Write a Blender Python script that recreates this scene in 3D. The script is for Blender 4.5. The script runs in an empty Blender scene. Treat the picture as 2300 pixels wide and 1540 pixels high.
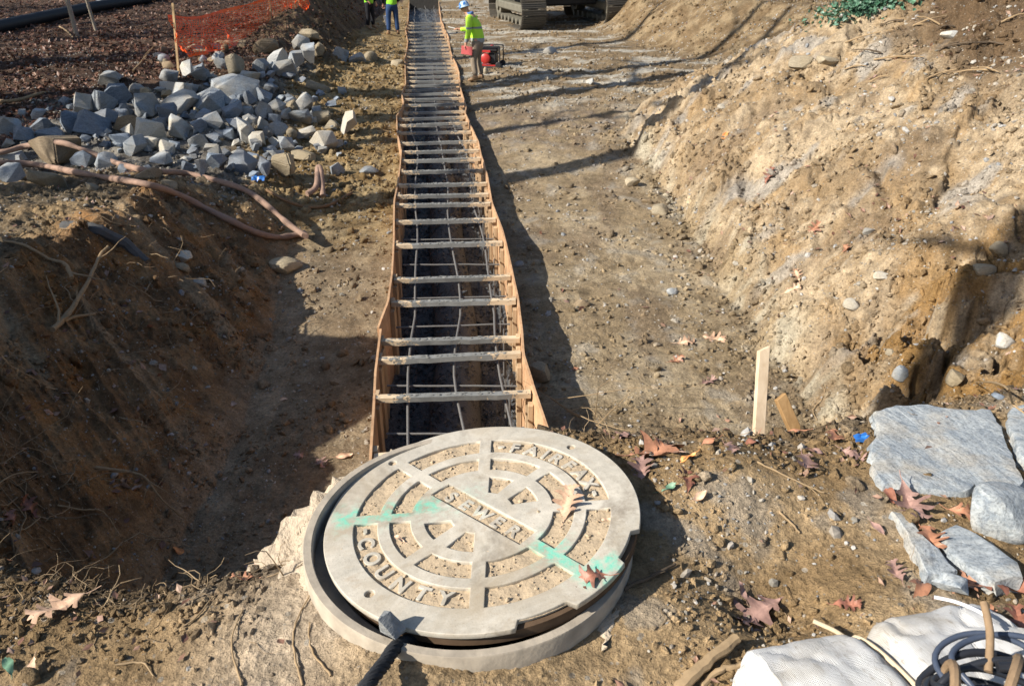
import bpy, bmesh, math, random
import numpy as np
from mathutils import Vector, Matrix, Euler

random.seed(7)
np.random.seed(7)
SC = bpy.context.scene
COL = SC.collection

# ------------------------------------------------------------------ camera, sky, sun, exposure
F = 1754.0                      # focal length in photo pixels
PITCH = math.radians(27.0)
CP, SP = math.cos(PITCH), math.sin(PITCH)
cam_d = bpy.data.cameras.new('camera')
cam_d.sensor_width = 36.0
cam_d.lens = F / 2300.0 * 36.0
cam_d.clip_start = 0.05
cam_d.clip_end = 2000
cam_d.dof.use_dof = True
cam_d.dof.focus_distance = 2.6
cam_d.dof.aperture_fstop = 11
cam = bpy.data.objects.new('camera', cam_d)
COL.objects.link(cam)
cam.location = (0, 0, 0)
cam.rotation_euler = (math.pi / 2 - PITCH, 0, 0)
SC.camera = cam

SUN_EL = math.radians(33.0)
SUN_DIR = Vector((-1.0, -0.42, 0)).normalized() * math.cos(SUN_EL) + Vector((0, 0, math.sin(SUN_EL)))
w = bpy.data.worlds.new('World')
SC.world = w
w.use_nodes = True
nt = w.node_tree
bg = nt.nodes['Background']
sky = nt.nodes.new('ShaderNodeTexSky')
sky.sky_type = 'NISHITA'
sky.sun_disc = False
sky.sun_elevation = SUN_EL
sky.sun_rotation = math.atan2(SUN_DIR.x, SUN_DIR.y)
nt.links.new(sky.outputs[0], bg.inputs[0])
bg.inputs[1].default_value = 0.078
sun_d = bpy.data.lights.new('sun', 'SUN')
sun_d.energy = 5.0
sun_d.angle = math.radians(0.5)
sun_d.color = (1.0, 0.93, 0.82)
sun = bpy.data.objects.new('sun', sun_d)
COL.objects.link(sun)
sun.rotation_euler = SUN_DIR.to_track_quat('Z', 'Y').to_euler()
SC.view_settings.view_transform = 'Standard'
SC.view_settings.look = 'None'
SC.view_settings.exposure = 0.8
SC.view_settings.gamma = 1

# ------------------------------------------------------------------ helpers
def tag(o, label=None, cat=None, group=None, kind=None):
    if label: o['label'] = label
    if cat: o['category'] = cat
    if group: o['group'] = group
    if kind: o['kind'] = kind
    return o

def empty(name, loc, rot=(0, 0, 0)):
    o = bpy.data.objects.new(name, None)
    o.empty_display_size = 0.1
    COL.objects.link(o)
    o.location = loc
    o.rotation_euler = rot
    return o

def link(name, me, mat=None, parent=None, smooth=False):
    if mat is not None and not me.materials:
        me.materials.append(mat)
    if smooth:
        me.polygons.foreach_set('use_smooth', [True] * len(me.polygons))
        me.set_sharp_from_angle(angle=math.radians(42))
    o = bpy.data.objects.new(name, me)
    COL.objects.link(o)
    if parent is not None:
        o.parent = parent
    return o

def mesh_from(name, verts, faces):
    me = bpy.data.meshes.new(name)
    me.from_pydata([tuple(v) for v in verts], [], [tuple(f) for f in faces])
    me.update()
    return me

class MB:
    """collects shapes into one mesh"""
    def __init__(s):
        s.v = []; s.f = []
    def add(s, verts, faces):
        b = len(s.v)
        s.v += [tuple(v) for v in verts]
        s.f += [tuple(i + b for i in f) for f in faces]
    def box(s, c, size, rot=None):
        hx, hy, hz = size[0] / 2, size[1] / 2, size[2] / 2
        vs = [Vector((x, y, z)) for z in (-hz, hz) for y in (-hy, hy) for x in (-hx, hx)]
        if rot is not None:
            m = Euler(rot).to_matrix() if not isinstance(rot, Matrix) else rot
            vs = [m @ v for v in vs]
        c = Vector(c)
        s.add([v + c for v in vs], [(0, 2, 3, 1), (4, 5, 7, 6), (0, 1, 5, 4), (2, 6, 7, 3), (0, 4, 6, 2), (1, 3, 7, 5)])
    def beam(s, a, b, wx, wz, up=Vector((0, 0, 1))):
        a, b = Vector(a), Vector(b)
        d = (b - a); L = d.length; d.normalize()
        side = d.cross(up).normalized(); u2 = side.cross(d)
        vs = []
        for e in (a, b):
            for sx, sz in ((-1, -1), (1, -1), (1, 1), (-1, 1)):
                vs.append(e + side * sx * wx / 2 + u2 * sz * wz / 2)
        s.add(vs, [(3, 2, 1, 0), (4, 5, 6, 7), (0, 1, 5, 4), (1, 2, 6, 5), (2, 3, 7, 6), (3, 0, 4, 7)])
    def tube(s, pts, rad, n=8, cap=True):
        pts = [Vector(p) for p in pts]
        m = len(pts)
        if not hasattr(rad, '__len__'): rad = [rad] * m
        base = len(s.v)
        ref = None
        for i, p in enumerate(pts):
            t = (pts[min(i + 1, m - 1)] - pts[max(i - 1, 0)])
            if t.length < 1e-9: t = Vector((0, 0, 1))
            t.normalize()
            if ref is None:
                ref = t.orthogonal().normalized()
            ref = (ref - t * ref.dot(t))
            if ref.length < 1e-6: ref = t.orthogonal()
            ref.normalize()
            bi = t.cross(ref)
            for k in range(n):
                a = 2 * math.pi * k / n
                s.v.append(tuple(p + (ref * math.cos(a) + bi * math.sin(a)) * rad[i]))
        for i in range(m - 1):
            for k in range(n):
                k2 = (k + 1) % n
                s.f.append((base + i * n + k, base + i * n + k2, base + (i + 1) * n + k2, base + (i + 1) * n + k))
        if cap:
            s.f.append(tuple(base + k for k in reversed(range(n))))
            s.f.append(tuple(base + (m - 1) * n + k for k in range(n)))
    def lathe(s, prof, n=48, c=(0, 0, 0), closed=False):
        base = len(s.v); m = len(prof)
        for r, z in prof:
            for k in range(n):
                a = 2 * math.pi * k / n
                s.v.append((c[0] + r * math.cos(a), c[1] + r * math.sin(a), c[2] + z))
        for i in range(m if closed else m - 1):
            i2 = (i + 1) % m
            for k in range(n):
                k2 = (k + 1) % n
                s.f.append((base + i * n + k, base + i * n + k2, base + i2 * n + k2, base + i2 * n + k))
    def mesh(s, name):
        return mesh_from(name, s.v, s.f)
    def build(s, name, mat, parent=None, smooth=False, bevel=0.0):
        me = s.mesh(name)
        if bevel > 0:
            bm = bmesh.new(); bm.from_mesh(me)
            bmesh.ops.bevel(bm, geom=bm.edges[:], offset=bevel, segments=1, affect='EDGES', clamp_overlap=True)
            bm.to_mesh(me); bm.free()
        return link(name, me, mat, parent, smooth)

def spline(pts, sub=6):
    """Catmull-Rom through the points"""
    P = [Vector(p) for p in pts]
    if len(P) < 3: 
        return [P[0].lerp(P[-1], i / sub) for i in range(sub + 1)]
    out = []
    for i in range(len(P) - 1):
        p0 = P[max(i - 1, 0)]; p1 = P[i]; p2 = P[i + 1]; p3 = P[min(i + 2, len(P) - 1)]
        for k in range(sub):
            t = k / sub
            out.append(0.5 * ((2 * p1) + (p2 - p0) * t + (2 * p0 - 5 * p1 + 4 * p2 - p3) * t * t + (3 * p1 - p0 - 3 * p2 + p3) * t ** 3))
    out.append(P[-1])
    return out

# ------------------------------------------------------------------ vector noise
_rng = np.random.RandomState(11)
_PERM = _rng.permutation(4096).astype(np.int64)
_ANG = _rng.rand(4096) * 2 * np.pi
_GX, _GY = np.cos(_ANG), np.sin(_ANG)
def perlin(x, y, seed=0):
    xi = np.floor(x).astype(np.int64); yi = np.floor(y).astype(np.int64)
    xf = x - xi; yf = y - yi
    u = xf * xf * xf * (xf * (xf * 6 - 15) + 10); v = yf * yf * yf * (yf * (yf * 6 - 15) + 10)
    def g(ix, iy, dx, dy):
        h = _PERM[(_PERM[(ix + seed * 131) & 4095] + iy) & 4095]
        return _GX[h] * dx + _GY[h] * dy
    a = g(xi, yi, xf, yf); b = g(xi + 1, yi, xf - 1, yf)
    c = g(xi, yi + 1, xf, yf - 1); d = g(xi + 1, yi + 1, xf - 1, yf - 1)
    return (a + (b - a) * u) * (1 - v) + (c + (d - c) * u) * v * 1.0
def fbm(x, y, octv=4, seed=0, gain=0.5):
    s = 0; a = 1.0; f = 1.0
    for o in range(octv):
        s = s + a * perlin(x * f + 17.3 * o, y * f - 9.1 * o, seed + o)
        a *= gain; f *= 2.07
    return s
def billow(x, y, octv=3, seed=0, gain=0.5):
    s = 0; a = 1.0; f = 1.0
    for o in range(octv):
        s = s + a * (np.abs(perlin(x * f + 7.7 * o, y * f + 3.1 * o, seed + o)) * 2 - 0.35)
        a *= gain; f *= 2.13
    return s
def sstep(a, b, x):
    t = np.clip((x - a) / (b - a), 0, 1)
    return t * t * (3 - 2 * t)

# ------------------------------------------------------------------ pixels of the photo to points in the place
def ray(px, py):
    u = (px - 1150.0) / F; v = (py - 770.0) / F
    return Vector((u, CP - v * SP, -(SP + v * CP)))
def at_depth(px, py, z):
    return ray(px, py) * z
def at_level(px, py, h):
    d = ray(px, py)
    return d * (h / d.z)
def FT(y):       # level of the top edge of the formwork
    return np.interp(y, [0, 5.3, 16.8, 28, 60], [-3.22, -3.10, -2.62, -2.30, -1.6])
def at_form(px, py):
    h = -3.0
    for _ in range(12):
        p = at_level(px, py, h)
        h = float(FT(p.y))
    return at_level(px, py, h)

L_PX = [(833, 1060), (841, 829), (852, 738), (874, 681), (882, 611), (886, 532), (887, 450), (899, 375), (903, 342), (893, 293),
        (892, 262), (904, 248), (908, 232), (903, 209), (912, 190), (910, 130), (917, 95), (911, 66), (917, 48), (919, 5)]
R_PX = [(1245, 1010), (1223, 950), (1196, 875), (1173, 800), (1170, 746), (1161, 664), (1148, 607), (1127, 521), (1103, 450), (1092, 391), (1079, 346),
        (1073, 313), (1056, 284), (1043, 254), (1046, 235), (1034, 202), (1030, 163), (1011, 114), (1007, 85), (991, 49), (985, 5)]
def _edge(pxs):
    P = [at_form(*p) for p in pxs]
    ys = np.array([p.y for p in P]); xs = np.array([p.x for p in P])
    o = np.argsort(ys)
    return ys[o], xs[o]
LEY, LEX = _edge(L_PX)
REY, REX = _edge(R_PX)
FORM_Y0 = 4.25
FORM_Y1 = float(min(LEY[-1], REY[-1]))
def form_l(y): return np.interp(y, LEY, LEX)
def form_r(y): return np.interp(y, REY, REX)

# ------------------------------------------------------------------ lie of the land
def I(y, tab):
    return np.interp(y, [t[0] for t in tab], [t[1] for t in tab])
T_DROP_R = [(0, .33), (5, .30), (9, .27), (12, .22), (16, .12), (20, .05), (28, .03)]
T_DROP_L = [(0, .50), (5, .46), (8, .38), (10, .28), (13, .16), (16, .09), (20, .05), (28, .03)]
T_LFX = [(0, -2.1), (3, -2.2), (5, -2.3), (7, -2.35), (9, -2.75), (10.5, -3.0), (12, -3.3), (16, -3.7), (19, -3.9), (25, -4.5), (40, -6), (300, -8)]
T_LFZ = [(0, -3.68), (5, -3.6), (7, -3.5), (9, -3.32), (10.5, -3.02), (12, -2.88), (16, -2.58), (19, -2.45), (25, -2.3), (40, -1.9), (300, 0)]
T_LTX = [(0, -3.1), (3, -3.4), (5, -3.8), (7, -3.95), (9, -4.05), (10.5, -4.0), (12, -4.3), (16, -5.0), (19, -5.2), (25, -5.8), (40, -8), (300, -10)]
T_LTZ = [(0, -1.8), (3, -2.0), (5, -2.2), (7, -2.3), (9, -2.5), (10.5, -2.7), (12, -2.66), (14, -2.45), (16, -2.22), (18, -2.05), (19.5, -1.9), (21, -1.55), (25, -1.0), (40, -.5), (300, 2)]
T_LMZ = [(0, -1.8), (3, -1.9), (5, -2.1), (8, -2.38), (11, -2.62), (13, -2.48), (16, -2.1), (19, -2.0), (25, -1.9), (40, -1.5), (300, 3)]
T_LFAR = [(0, -1.7), (10, -2.0), (16, -1.9), (25, -1.8), (40, -1.2), (300, 5)]
T_RFX = [(0, 2.5), (5, 2.5), (8, 2.46), (11, 2.12), (13, 1.85), (14.5, 2.1), (16, 3.6), (18, 6), (20, 8.5), (24, 9), (300, 20)]
T_RFZ = [(0, -3.55), (5, -3.48), (8, -3.36), (11, -3.04), (13, -2.84), (16, -2.58), (20, -2.43), (28, -2.28), (40, -1.9), (300, 0)]
T_SCH = [(0, .43), (11, .48), (13, .32), (15, .12), (18, .05), (300, .05)]
T_BSL = [(0, .50), (12, .50), (14, .44), (16, .30), (18, .22), (300, .15)]
_LP = [at_level(px, py, -1.17) for px, py in ((-300, 1180), (0, 1222), (150, 1262), (300, 1300), (450, 1292), (600, 1268))]
_RP = [at_level(px, py, -1.14) for px, py in ((1250, 948), (1450, 968), (1680, 962), (1900, 945), (2100, 905), (2290, 872), (2700, 800))]
T_LIPY = [(-6, 2.3), (-2.5, 1.75)] + [(p.x, p.y) for p in _LP] + [(-.40, 1.30), (-.30, 1.46), (-.1, 1.60)] + [(p.x, p.y) for p in _RP] + [(6, 4.2)]

def Hbase(x, y):
    x = np.asarray(x, float); y = np.asarray(y, float)
    fl = form_l(y); fr = form_r(y); ft = FT(y)
    gl = ft - I(y, T_DROP_L); gr = ft - I(y, T_DROP_R)
    wob = 0.16 * fbm(y * .9, y * 0 + 3.3, 3, 40)
    lfx = np.minimum(I(y, T_LFX) + wob, fl - .35); lfz = I(y, T_LFZ)
    ltx = np.minimum(I(y, T_LTX) - wob, lfx - .3); ltz = I(y, T_LTZ)
    rwob = 0.30 * fbm(y * .55, y * 0 + 8.1, 2, 45) + .16 * fbm(y * 1.9, y * 0 + 2.2, 3, 46)
    rfx = np.maximum(I(y, T_RFX) + rwob, fr + .3); rfz = I(y, T_RFZ)
    sch = I(y, T_SCH); bsl = I(y, T_BSL)
    stx = rfx + .20 + .20 * sstep(-.3, .4, fbm(y * .9, y * 0 + 1.1, 2, 47)); stz = rfz + sch
    def seg(xa, za, xb, zb):
        t = (x - xa) / np.maximum(xb - xa, 1e-4)
        return za + (zb - za) * np.clip(t, 0, 1)
    h = np.where(x < lfx, seg(ltx, ltz, lfx, lfz), 0)
    h = np.where(x < ltx, seg(-8 + ltx * .0, I(y, T_LMZ), ltx, ltz), h)
    h = np.where(x < -8, seg(-20, I(y, T_LFAR), -8, I(y, T_LMZ)), h)
    h = np.where(x < -20, I(y, T_LFAR) + (-20 - x) * .06, h)
    h = np.where((x >= lfx) & (x < fl), seg(lfx, lfz, fl, gl), h)
    h = np.where((x >= fl) & (x < fr), seg(fl, gl, fr, gr), h)
    h = np.where((x >= fr) & (x < rfx), seg(fr, gr, rfx, rfz), h)
    h = np.where((x >= rfx) & (x < stx), seg(rfx, rfz, stx, stz), h)
    bx = np.maximum(x - stx, 0)
    bank = stz + bsl * np.minimum(bx, 5.5) + .12 * np.maximum(bx - 5.5, 0) + .12 * sstep(0, .8, bx)
    h = np.where(x >= stx, bank, h)
    # second mound on the far side of the road
    d = (x - 3.9) * .91 + (y - 21.2) * .42
    h = h + 1.15 * sstep(0, 2.6, d + .5 * fbm(x * .4, y * .4, 2, 50)) * sstep(14.5, 17.5, y) * sstep(2.5, 4, x)
    # unseen mound added left of the cut to throw shade on its left floor
    h = h + 2.7 * np.exp(-((x + 6.7) / 1.25) ** 2 - ((y - 4.1) / 1.6) ** 2)
    return h

def Fore(x, y):
    lip = I(x, T_LIPY) + .07 * fbm(x * 3.1, y * 0 + .5, 3, 60)
    z = -1.165 + .035 * fbm(x * 2.2, y * 2.2, 2, 61) - .05 * np.clip(-x - .45, 0, 2) + .055 * sstep(.55, .95, x) + .01 * np.clip(x - .95, 0, 3)
    z = z + .065 * np.exp(-((x - .52) / .17) ** 2 - ((y - 1.50) / .17) ** 2)
    z = z - .06 * np.exp(-((x - .50) / .11) ** 2 - ((y - 1.12) / .08) ** 2)
    z = z + .060 * np.exp(-((x - .10) / .50) ** 2 - ((y - 1.22) / .50) ** 2)
    over = np.maximum(y - lip, 0)
    z = z - over * 2.6 - .03 * sstep(-.10, 0.02, y - lip)
    return z

def H(x, y):
    x = np.asarray(x, float); y = np.asarray(y, float)
    hb = Hbase(x, y); hf = Fore(x, y)
    k = .05
    m = np.maximum(hb, hf)
    isf = hf > hb
    h = m + k * np.log(np.exp((hb - m) / k) + np.exp((hf - m) / k)) - 0
    # roughness by place
    fl = form_l(y); fr = form_r(y)
    nearf = np.minimum(np.abs(x - fl), np.abs(x - fr))
    damp = sstep(0.0, .25, nearf) * .85 + .15
    damp = np.where((x > fl) & (x < fr) & (y > 4), .15, damp)
    rough = np.where(isf, .28, 1.0)
    leftlump = sstep(8.5, 11, y) * (1 - sstep(21, 26, y)) * sstep(-.1, .3, fl - x) * (1 - sstep(2.2, 3.6, fl - x))
    edge = sstep(11, 14, y) * sstep(.6, 1.5, x - fr) * (1 - sstep(5, 7, x - fr)) * (1 - sstep(19, 22, y))
    bankm = sstep(.0, .3, x - I(y, T_RFX)) * (1 - sstep(13, 15, y))
    floorm = ((x > fr) & (x < I(y, T_RFX))) | ((x < fl) & (x > I(y, T_LFX)))
    amp = rough * (1 + 1.1 * leftlump + 1.0 * edge)
    calm = 1 - .6 * floorm
    h = h + damp * amp * .07 * fbm(x * 1.1, y * 1.1, 3, 1) * calm
    h = h + damp * amp * (.055 + .05 * bankm) * fbm(x * 2.9, y * 2.9, 3, 5) * calm
    h = h + bankm * (.13 * fbm(x * .75 + .3 * y, y * .75 - .3 * x, 3, 14) + .05 * billow(x * 1.5, y * 1.5, 2, 15))
    ter = fbm(x * .5, y * .5, 2, 16)
    h = h + bankm * .10 * sstep(.0, .05, ter + .06 * fbm(x * 4, y * 4, 3, 18)) * sstep(.4, 1.2, x - I(y, T_RFX))
    pat = sstep(-.05, .35, fbm(x * .9, y * .9, 2, 12)) * np.where(isf, .35, 1)
    h = h + damp * amp * (.012 + .022 * pat) * billow(x * 6.3, y * 6.3, 3, 9) * calm
    h = h + damp * .012 * fbm(x * 21, y * 21, 3, 13) * (.35 + .65 * pat) * (1 + .6 * leftlump) * (1 - .35 * floorm)
    cr = np.abs(perlin(x * 17, y * 17, 91)) + .6 * np.abs(perlin(x * 37, y * 37, 92))
    h = h + damp * (.022 * (1 - .6 * floorm) + .004 * bankm) * (.42 - cr) * (.25 + .75 * pat) * np.where(isf, .25, 1)
    cut = np.abs(fbm(x * 1.9 + y * .9, y * 1.9 - x * .9, 3, 93))
    h = h - damp * bankm * .06 * (1 - sstep(0, .06, cut)) * sstep(-.05, .25, fbm(x * .8, y * .8, 2, 94))
    near = 1 - sstep(3.5, 7, y)
    h = h + near * .0040 * billow(x * 70, y * 70, 2, 17) * (.4 + .6 * sstep(-.2, .3, fbm(x * 5, y * 5, 2, 19)))
    # bucket tooth marks raked down the left bank
    a = (x * .62 + y * .78)
    lb = sstep(.05, .5, I(y, T_LFX) - x) * (1 - sstep(.0, .5, I(y, T_LTX) - x)) * (1 - sstep(9.5, 11, y)) * np.where(isf, 0, 1)
    h = h - lb * .17 * np.sqrt(np.abs(fbm(a * 2.1, x * .35, 2, 21)) + .002) - lb * .07 * np.sqrt(np.abs(perlin(a * 8.0, x * .6, 23)) + .002) + lb * .11
    lb2 = sstep(-.1, .4, I(y, T_LFX) - x) * (1 - sstep(10, 12, y)) * np.where(isf, 0, 1)
    h = h + lb2 * (.05 * fbm(x * 4.5, y * 4.5, 4, 25) + .022 * billow(x * 12, y * 12, 3, 26) * sstep(-.1, .3, fbm(x * 1.3, y * 1.3, 2, 28)))
    # undercut holes low on the right bank
    s = sstep(2.7, 3.1, x) * (1 - sstep(3.9, 4.6, x)) * sstep(3.8, 4.4, y) * (1 - sstep(5.6, 6.3, y))
    h = h - s * .30 * sstep(.0, .16, fbm(x * 1.7, y * 1.7, 4, 27, .6)) - s * .09 * fbm(x * 4, y * 4, 4, 29, .6)
    # the steep foot of the right bank has fallen away in bites
    f2 = np.exp(-((x - I(y, T_RFX) - .3) / .35) ** 2) * (1 - sstep(12, 14, y))
    h = h - f2 * .12 * sstep(.08, .4, fbm(y * 1.1, x * .8, 3, 31)) + f2 * .05 * fbm(x * 7, y * 7, 3, 36)
    # ruts of the haul road
    rd = sstep(15, 18, y) * sstep(.2, .8, x - fr) * (1 - sstep(4, 6, x - fr))
    h = h + rd * .018 * np.sin(2.1 * (x + .35 * y) + 2 * fbm(x * .5, y * .5, 2, 33))
    return h

def h1(x, y): return float(H(np.array([x]), np.array([y]))[0])
_TS = np.concatenate([np.linspace(.9, 4, 240), np.linspace(4.01, 14, 500), np.linspace(14.05, 60, 700)])
def hit(px, py, lift=0.0):
    d = ray(px, py)
    X = d.x * _TS; Yy = d.y * _TS; Z = d.z * _TS
    g = Z - H(X, Yy)
    i = np.argmax(g < 0)
    if g[i] >= 0: t = 40.0
    elif i == 0: t = _TS[0]
    else:
        t = _TS[i - 1] + (_TS[i] - _TS[i - 1]) * g[i - 1] / (g[i - 1] - g[i])
    p = d * float(t)
    p.z = h1(p.x, p.y) + lift
    return p
def nrm(x, y, e=.03):
    return Vector((h1(x - e, y) - h1(x + e, y), h1(x, y - e) - h1(x, y + e), 2 * e)).normalized()
def depth_of(p): return p.y * CP - p.z * SP

# ------------------------------------------------------------------ materials
class NT:
    def __init__(s, name, rough=.8, spec=.3):
        s.m = bpy.data.materials.new(name)
        s.m.use_nodes = True
        s.t = s.m.node_tree
        s.b = s.t.nodes['Principled BSDF']
        s.b.inputs['Roughness'].default_value = rough
        s.b.inputs['Specular IOR Level'].default_value = spec
    def n(s, typ, ins=None, **attrs):
        nd = s.t.nodes.new(typ)
        for k, v in attrs.items(): setattr(nd, k, v)
        for k, v in (ins or {}).items(): s.put(nd.inputs[k], v)
        return nd
    def put(s, sock, v):
        if isinstance(v, bpy.types.NodeSocket): s.t.links.new(v, sock)
        elif isinstance(v, bpy.types.Node): s.t.links.new(v.outputs[0], sock)
        else:
            if hasattr(sock.default_value, '__len__') and hasattr(v, '__len__') and len(v) == 3 and len(sock.default_value) == 4: v = (*v, 1)
            sock.default_value = v
    def obj(s): return s.n('ShaderNodeTexCoord').outputs['Object']
    def pos(s): return s.n('ShaderNodeNewGeometry').outputs['Position']
    def scaled(s, co, sc):
        return s.n('ShaderNodeMapping', {'Vector': co, 'Scale': sc}).outputs[0]
    def noise(s, co, scale, det=4, rough=.55, dist=0.0):
        return s.n('ShaderNodeTexNoise', {'Vector': co, 'Scale': scale, 'Detail': det, 'Roughness': rough, 'Distortion': dist}).outputs[0]
    def ramp(s, fac, stops):
        r = s.n('ShaderNodeValToRGB', {'Fac': fac})
        e = r.color_ramp.elements
        while len(e) < len(stops): e.new(.5)
        for el, (p, c) in zip(e, stops):
            el.position = p
            el.color = (*c, 1) if hasattr(c, '__len__') else (c, c, c, 1)
        return r.outputs[0]
    def mix(s, fac, a, b, mode='MIX'):
        m = s.n('ShaderNodeMix', data_type='RGBA', blend_type=mode)
        s.put(m.inputs[0], fac); s.put(m.inputs[6], a); s.put(m.inputs[7], b)
        return m.outputs[2]
    def math(s, op, a, b=0.0):
        m = s.n('ShaderNodeMath', operation=op)
        s.put(m.inputs[0], a); s.put(m.inputs[1], b)
        return m.outputs[0]
    def bump(s, h, strength=.5, dist=.01, prev=None):
        b = s.n('ShaderNodeBump', {'Height': h, 'Strength': strength, 'Distance': dist})
        if prev is not None: s.put(b.inputs['Normal'], prev)
        return b.outputs[0]
    def done(s, col=None, normal=None, rough=None):
        if col is not None: s.put(s.b.inputs['Base Color'], col)
        if normal is not None: s.put(s.b.inputs['Normal'], normal)
        if rough is not None: s.put(s.b.inputs['Roughness'], rough)
        return s.m

def plain(name, col, rough=.7, spec=.3, var=.25, scale=30, bump=.0, dist=.003, metal=0.0):
    k = NT(name, rough, spec)
    co = k.obj()
    n = k.noise(co, scale, 5)
    c = k.mix(n, tuple(x * (1 - var) for x in col), tuple(min(1, x * (1 + var)) for x in col))
    k.b.inputs['Metallic'].default_value = metal
    return k.done(c, k.bump(n, bump, dist) if bump > 0 else None)

def soil_mat():
    k = NT('soil', .93, .12)
    p = k.pos()
    base = k.n('ShaderNodeAttribute', attribute_name='soil').outputs['Color']
    n1 = k.noise(p, 7, 6, .62); n2 = k.noise(p, 55, 5, .6); n3 = k.noise(p, 260, 3, .6)
    c = k.mix(k.ramp(n1, [(.3, .62), (.5, 1.0), (.72, 1.32)]), (0, 0, 0), base, 'MIX')
    c = k.mix(1.0, base, k.ramp(n1, [(.28, .66), (.5, 1.0), (.74, 1.3)]), 'MULTIPLY')
    c = k.mix(1.0, c, k.ramp(n2, [(.3, .68), (.5, 1.0), (.7, 1.28)]), 'MULTIPLY')
    c = k.mix(.8, c, k.ramp(n3, [(.3, .75), (.5, 1.0), (.7, 1.2)]), 'MULTIPLY')
    # small stones pressed into the earth
    for sc, th, col in ((38, .13, (.36, .33, .28)), (90, .16, (.30, .26, .21)), (17, .085, (.42, .36, .28))):
        v = k.n('ShaderNodeTexVoronoi', {'Vector': p, 'Scale': sc, 'Randomness': 1.0})
        rnd = k.n('ShaderNodeSeparateColor', {'Color': v.outputs['Color']})
        pick = k.math('GREATER_THAN', rnd.outputs[0], .80)
        dist = k.math('ADD', v.outputs['Distance'], k.math('MULTIPLY', k.math('SUBTRACT', n2, .5), .25))
        inside = k.math('LESS_THAN', dist, th * 1.7)
        msk = k.math('MULTIPLY', k.math('MULTIPLY', pick, inside), .7)
        cc = k.mix(rnd.outputs[1], tuple(x * .55 for x in col), tuple(x * 1.25 for x in col))
        c = k.mix(msk, c, cc)
    nc = k.noise(p, 21, 7, .72)
    vc = k.n('ShaderNodeTexVoronoi', {'Vector': k.n('ShaderNodeVectorMath', {0: p, 1: k.n('ShaderNodeTexNoise', {'Vector': p, 'Scale': 30.0, 'Detail': 3.0}).outputs['Color']}, operation='ADD').outputs[0], 'Scale': 34.0}).outputs['Distance']
    c = k.mix(.75, c, k.ramp(nc, [(.30, .55), (.5, 1.0), (.7, 1.22)]), 'MULTIPLY')
    b = k.bump(n1, .5, .05)
    b = k.bump(nc, .9, .022, b)
    b = k.bump(vc, .35, .012, b)
    b = k.bump(n2, .9, .014, b)
    b = k.bump(n3, .7, .004, b)
    return k.done(c, b)

def rock_mat(name, dark, light, tint, tscale=2.0):
    k = NT(name, .82, .25)
    o = k.obj()
    oi = k.n('ShaderNodeObjectInfo')
    rnd = oi.outputs['Random']
    off = k.n('ShaderNodeVectorMath', {0: o, 1: oi.outputs['Location']}, operation='ADD').outputs[0]
    n1 = k.noise(off, tscale, 5, .6, .4); n2 = k.noise(k.scaled(off, (1, 1, 3.5)), 9, 6, .7, .8); n3 = k.noise(off, 60, 4, .65)
    c = k.mix(k.ramp(n2, [(.3, 0.0), (.7, 1.0)]), dark, light)
    c = k.mix(k.math('MULTIPLY', k.ramp(n1, [(.42, 0.0), (.60, 1.0)]), .75), c, tint)
    c = k.mix(1.0, c, k.ramp(rnd, [(0, .72), (1, 1.22)]), 'MULTIPLY')
    c = k.mix(.8, c, k.ramp(n3, [(.3, .7), (.5, 1.0), (.7, 1.2)]), 'MULTIPLY')
    b = k.bump(n2, .45, .03); b = k.bump(n3, .5, .006, b)
    return k.done(c, b)

def island_mat(name, cols, rough=.7, spec=.25, translucent=False, scale=25):
    k = NT(name, rough, spec)
    g = k.n('ShaderNodeNewGeometry')
    stops = [(i / (len(cols) - 1), c) for i, c in enumerate(cols)]
    c = k.ramp(g.outputs['Random Per Island'], stops)
    n = k.noise(k.obj(), scale, 4)
    c = k.mix(1.0, c, k.ramp(n, [(.3, .7), (.7, 1.25)]), 'MULTIPLY')
    return k.done(c, k.bump(n, .3, .004))

M = {}
M['soil'] = soil_mat()
M['rock_grey'] = rock_mat('rock_grey', (.17, .20, .235), (.36, .39, .41), (.30, .27, .22))
M['rock_blue'] = rock_mat('rock_blue', (.12, .15, .19), (.27, .31, .36), (.22, .22, .22))
M['rock_pale'] = rock_mat('rock_pale', (.30, .31, .31), (.49, .49, .47), (.46, .40, .30))
M['rock_tan'] = rock_mat('rock_tan', (.25, .21, .15), (.42, .36, .26), (.30, .24, .15))
M['rock_brown'] = rock_mat('rock_brown', (.12, .085, .05), (.24, .18, .11), (.28, .22, .15))
M['gravel'] = island_mat('gravel', [(.16, .15, .13), (.36, .33, .28), (.24, .20, .15), (.42, .40, .37), (.20, .21, .22), (.33, .25, .15)], .85, .2, scale=60)
M['dead_leaf'] = island_mat('dead_leaf', [(.08, .03, .018), (.18, .08, .045), (.11, .045, .028), (.27, .15, .095), (.06, .03, .02), (.20, .095, .055)], .5, .4, scale=40)
M['pale_leaf'] = island_mat('pale_leaf', [(.16, .08, .05), (.33, .21, .145), (.11, .05, .035), (.25, .14, .095), (.40, .28, .21), (.14, .085, .07)], .55, .35, scale=40)
M['root'] = island_mat('root', [(.16, .11, .065), (.34, .25, .15), (.22, .16, .10)], .85, .2, scale=40)

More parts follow.
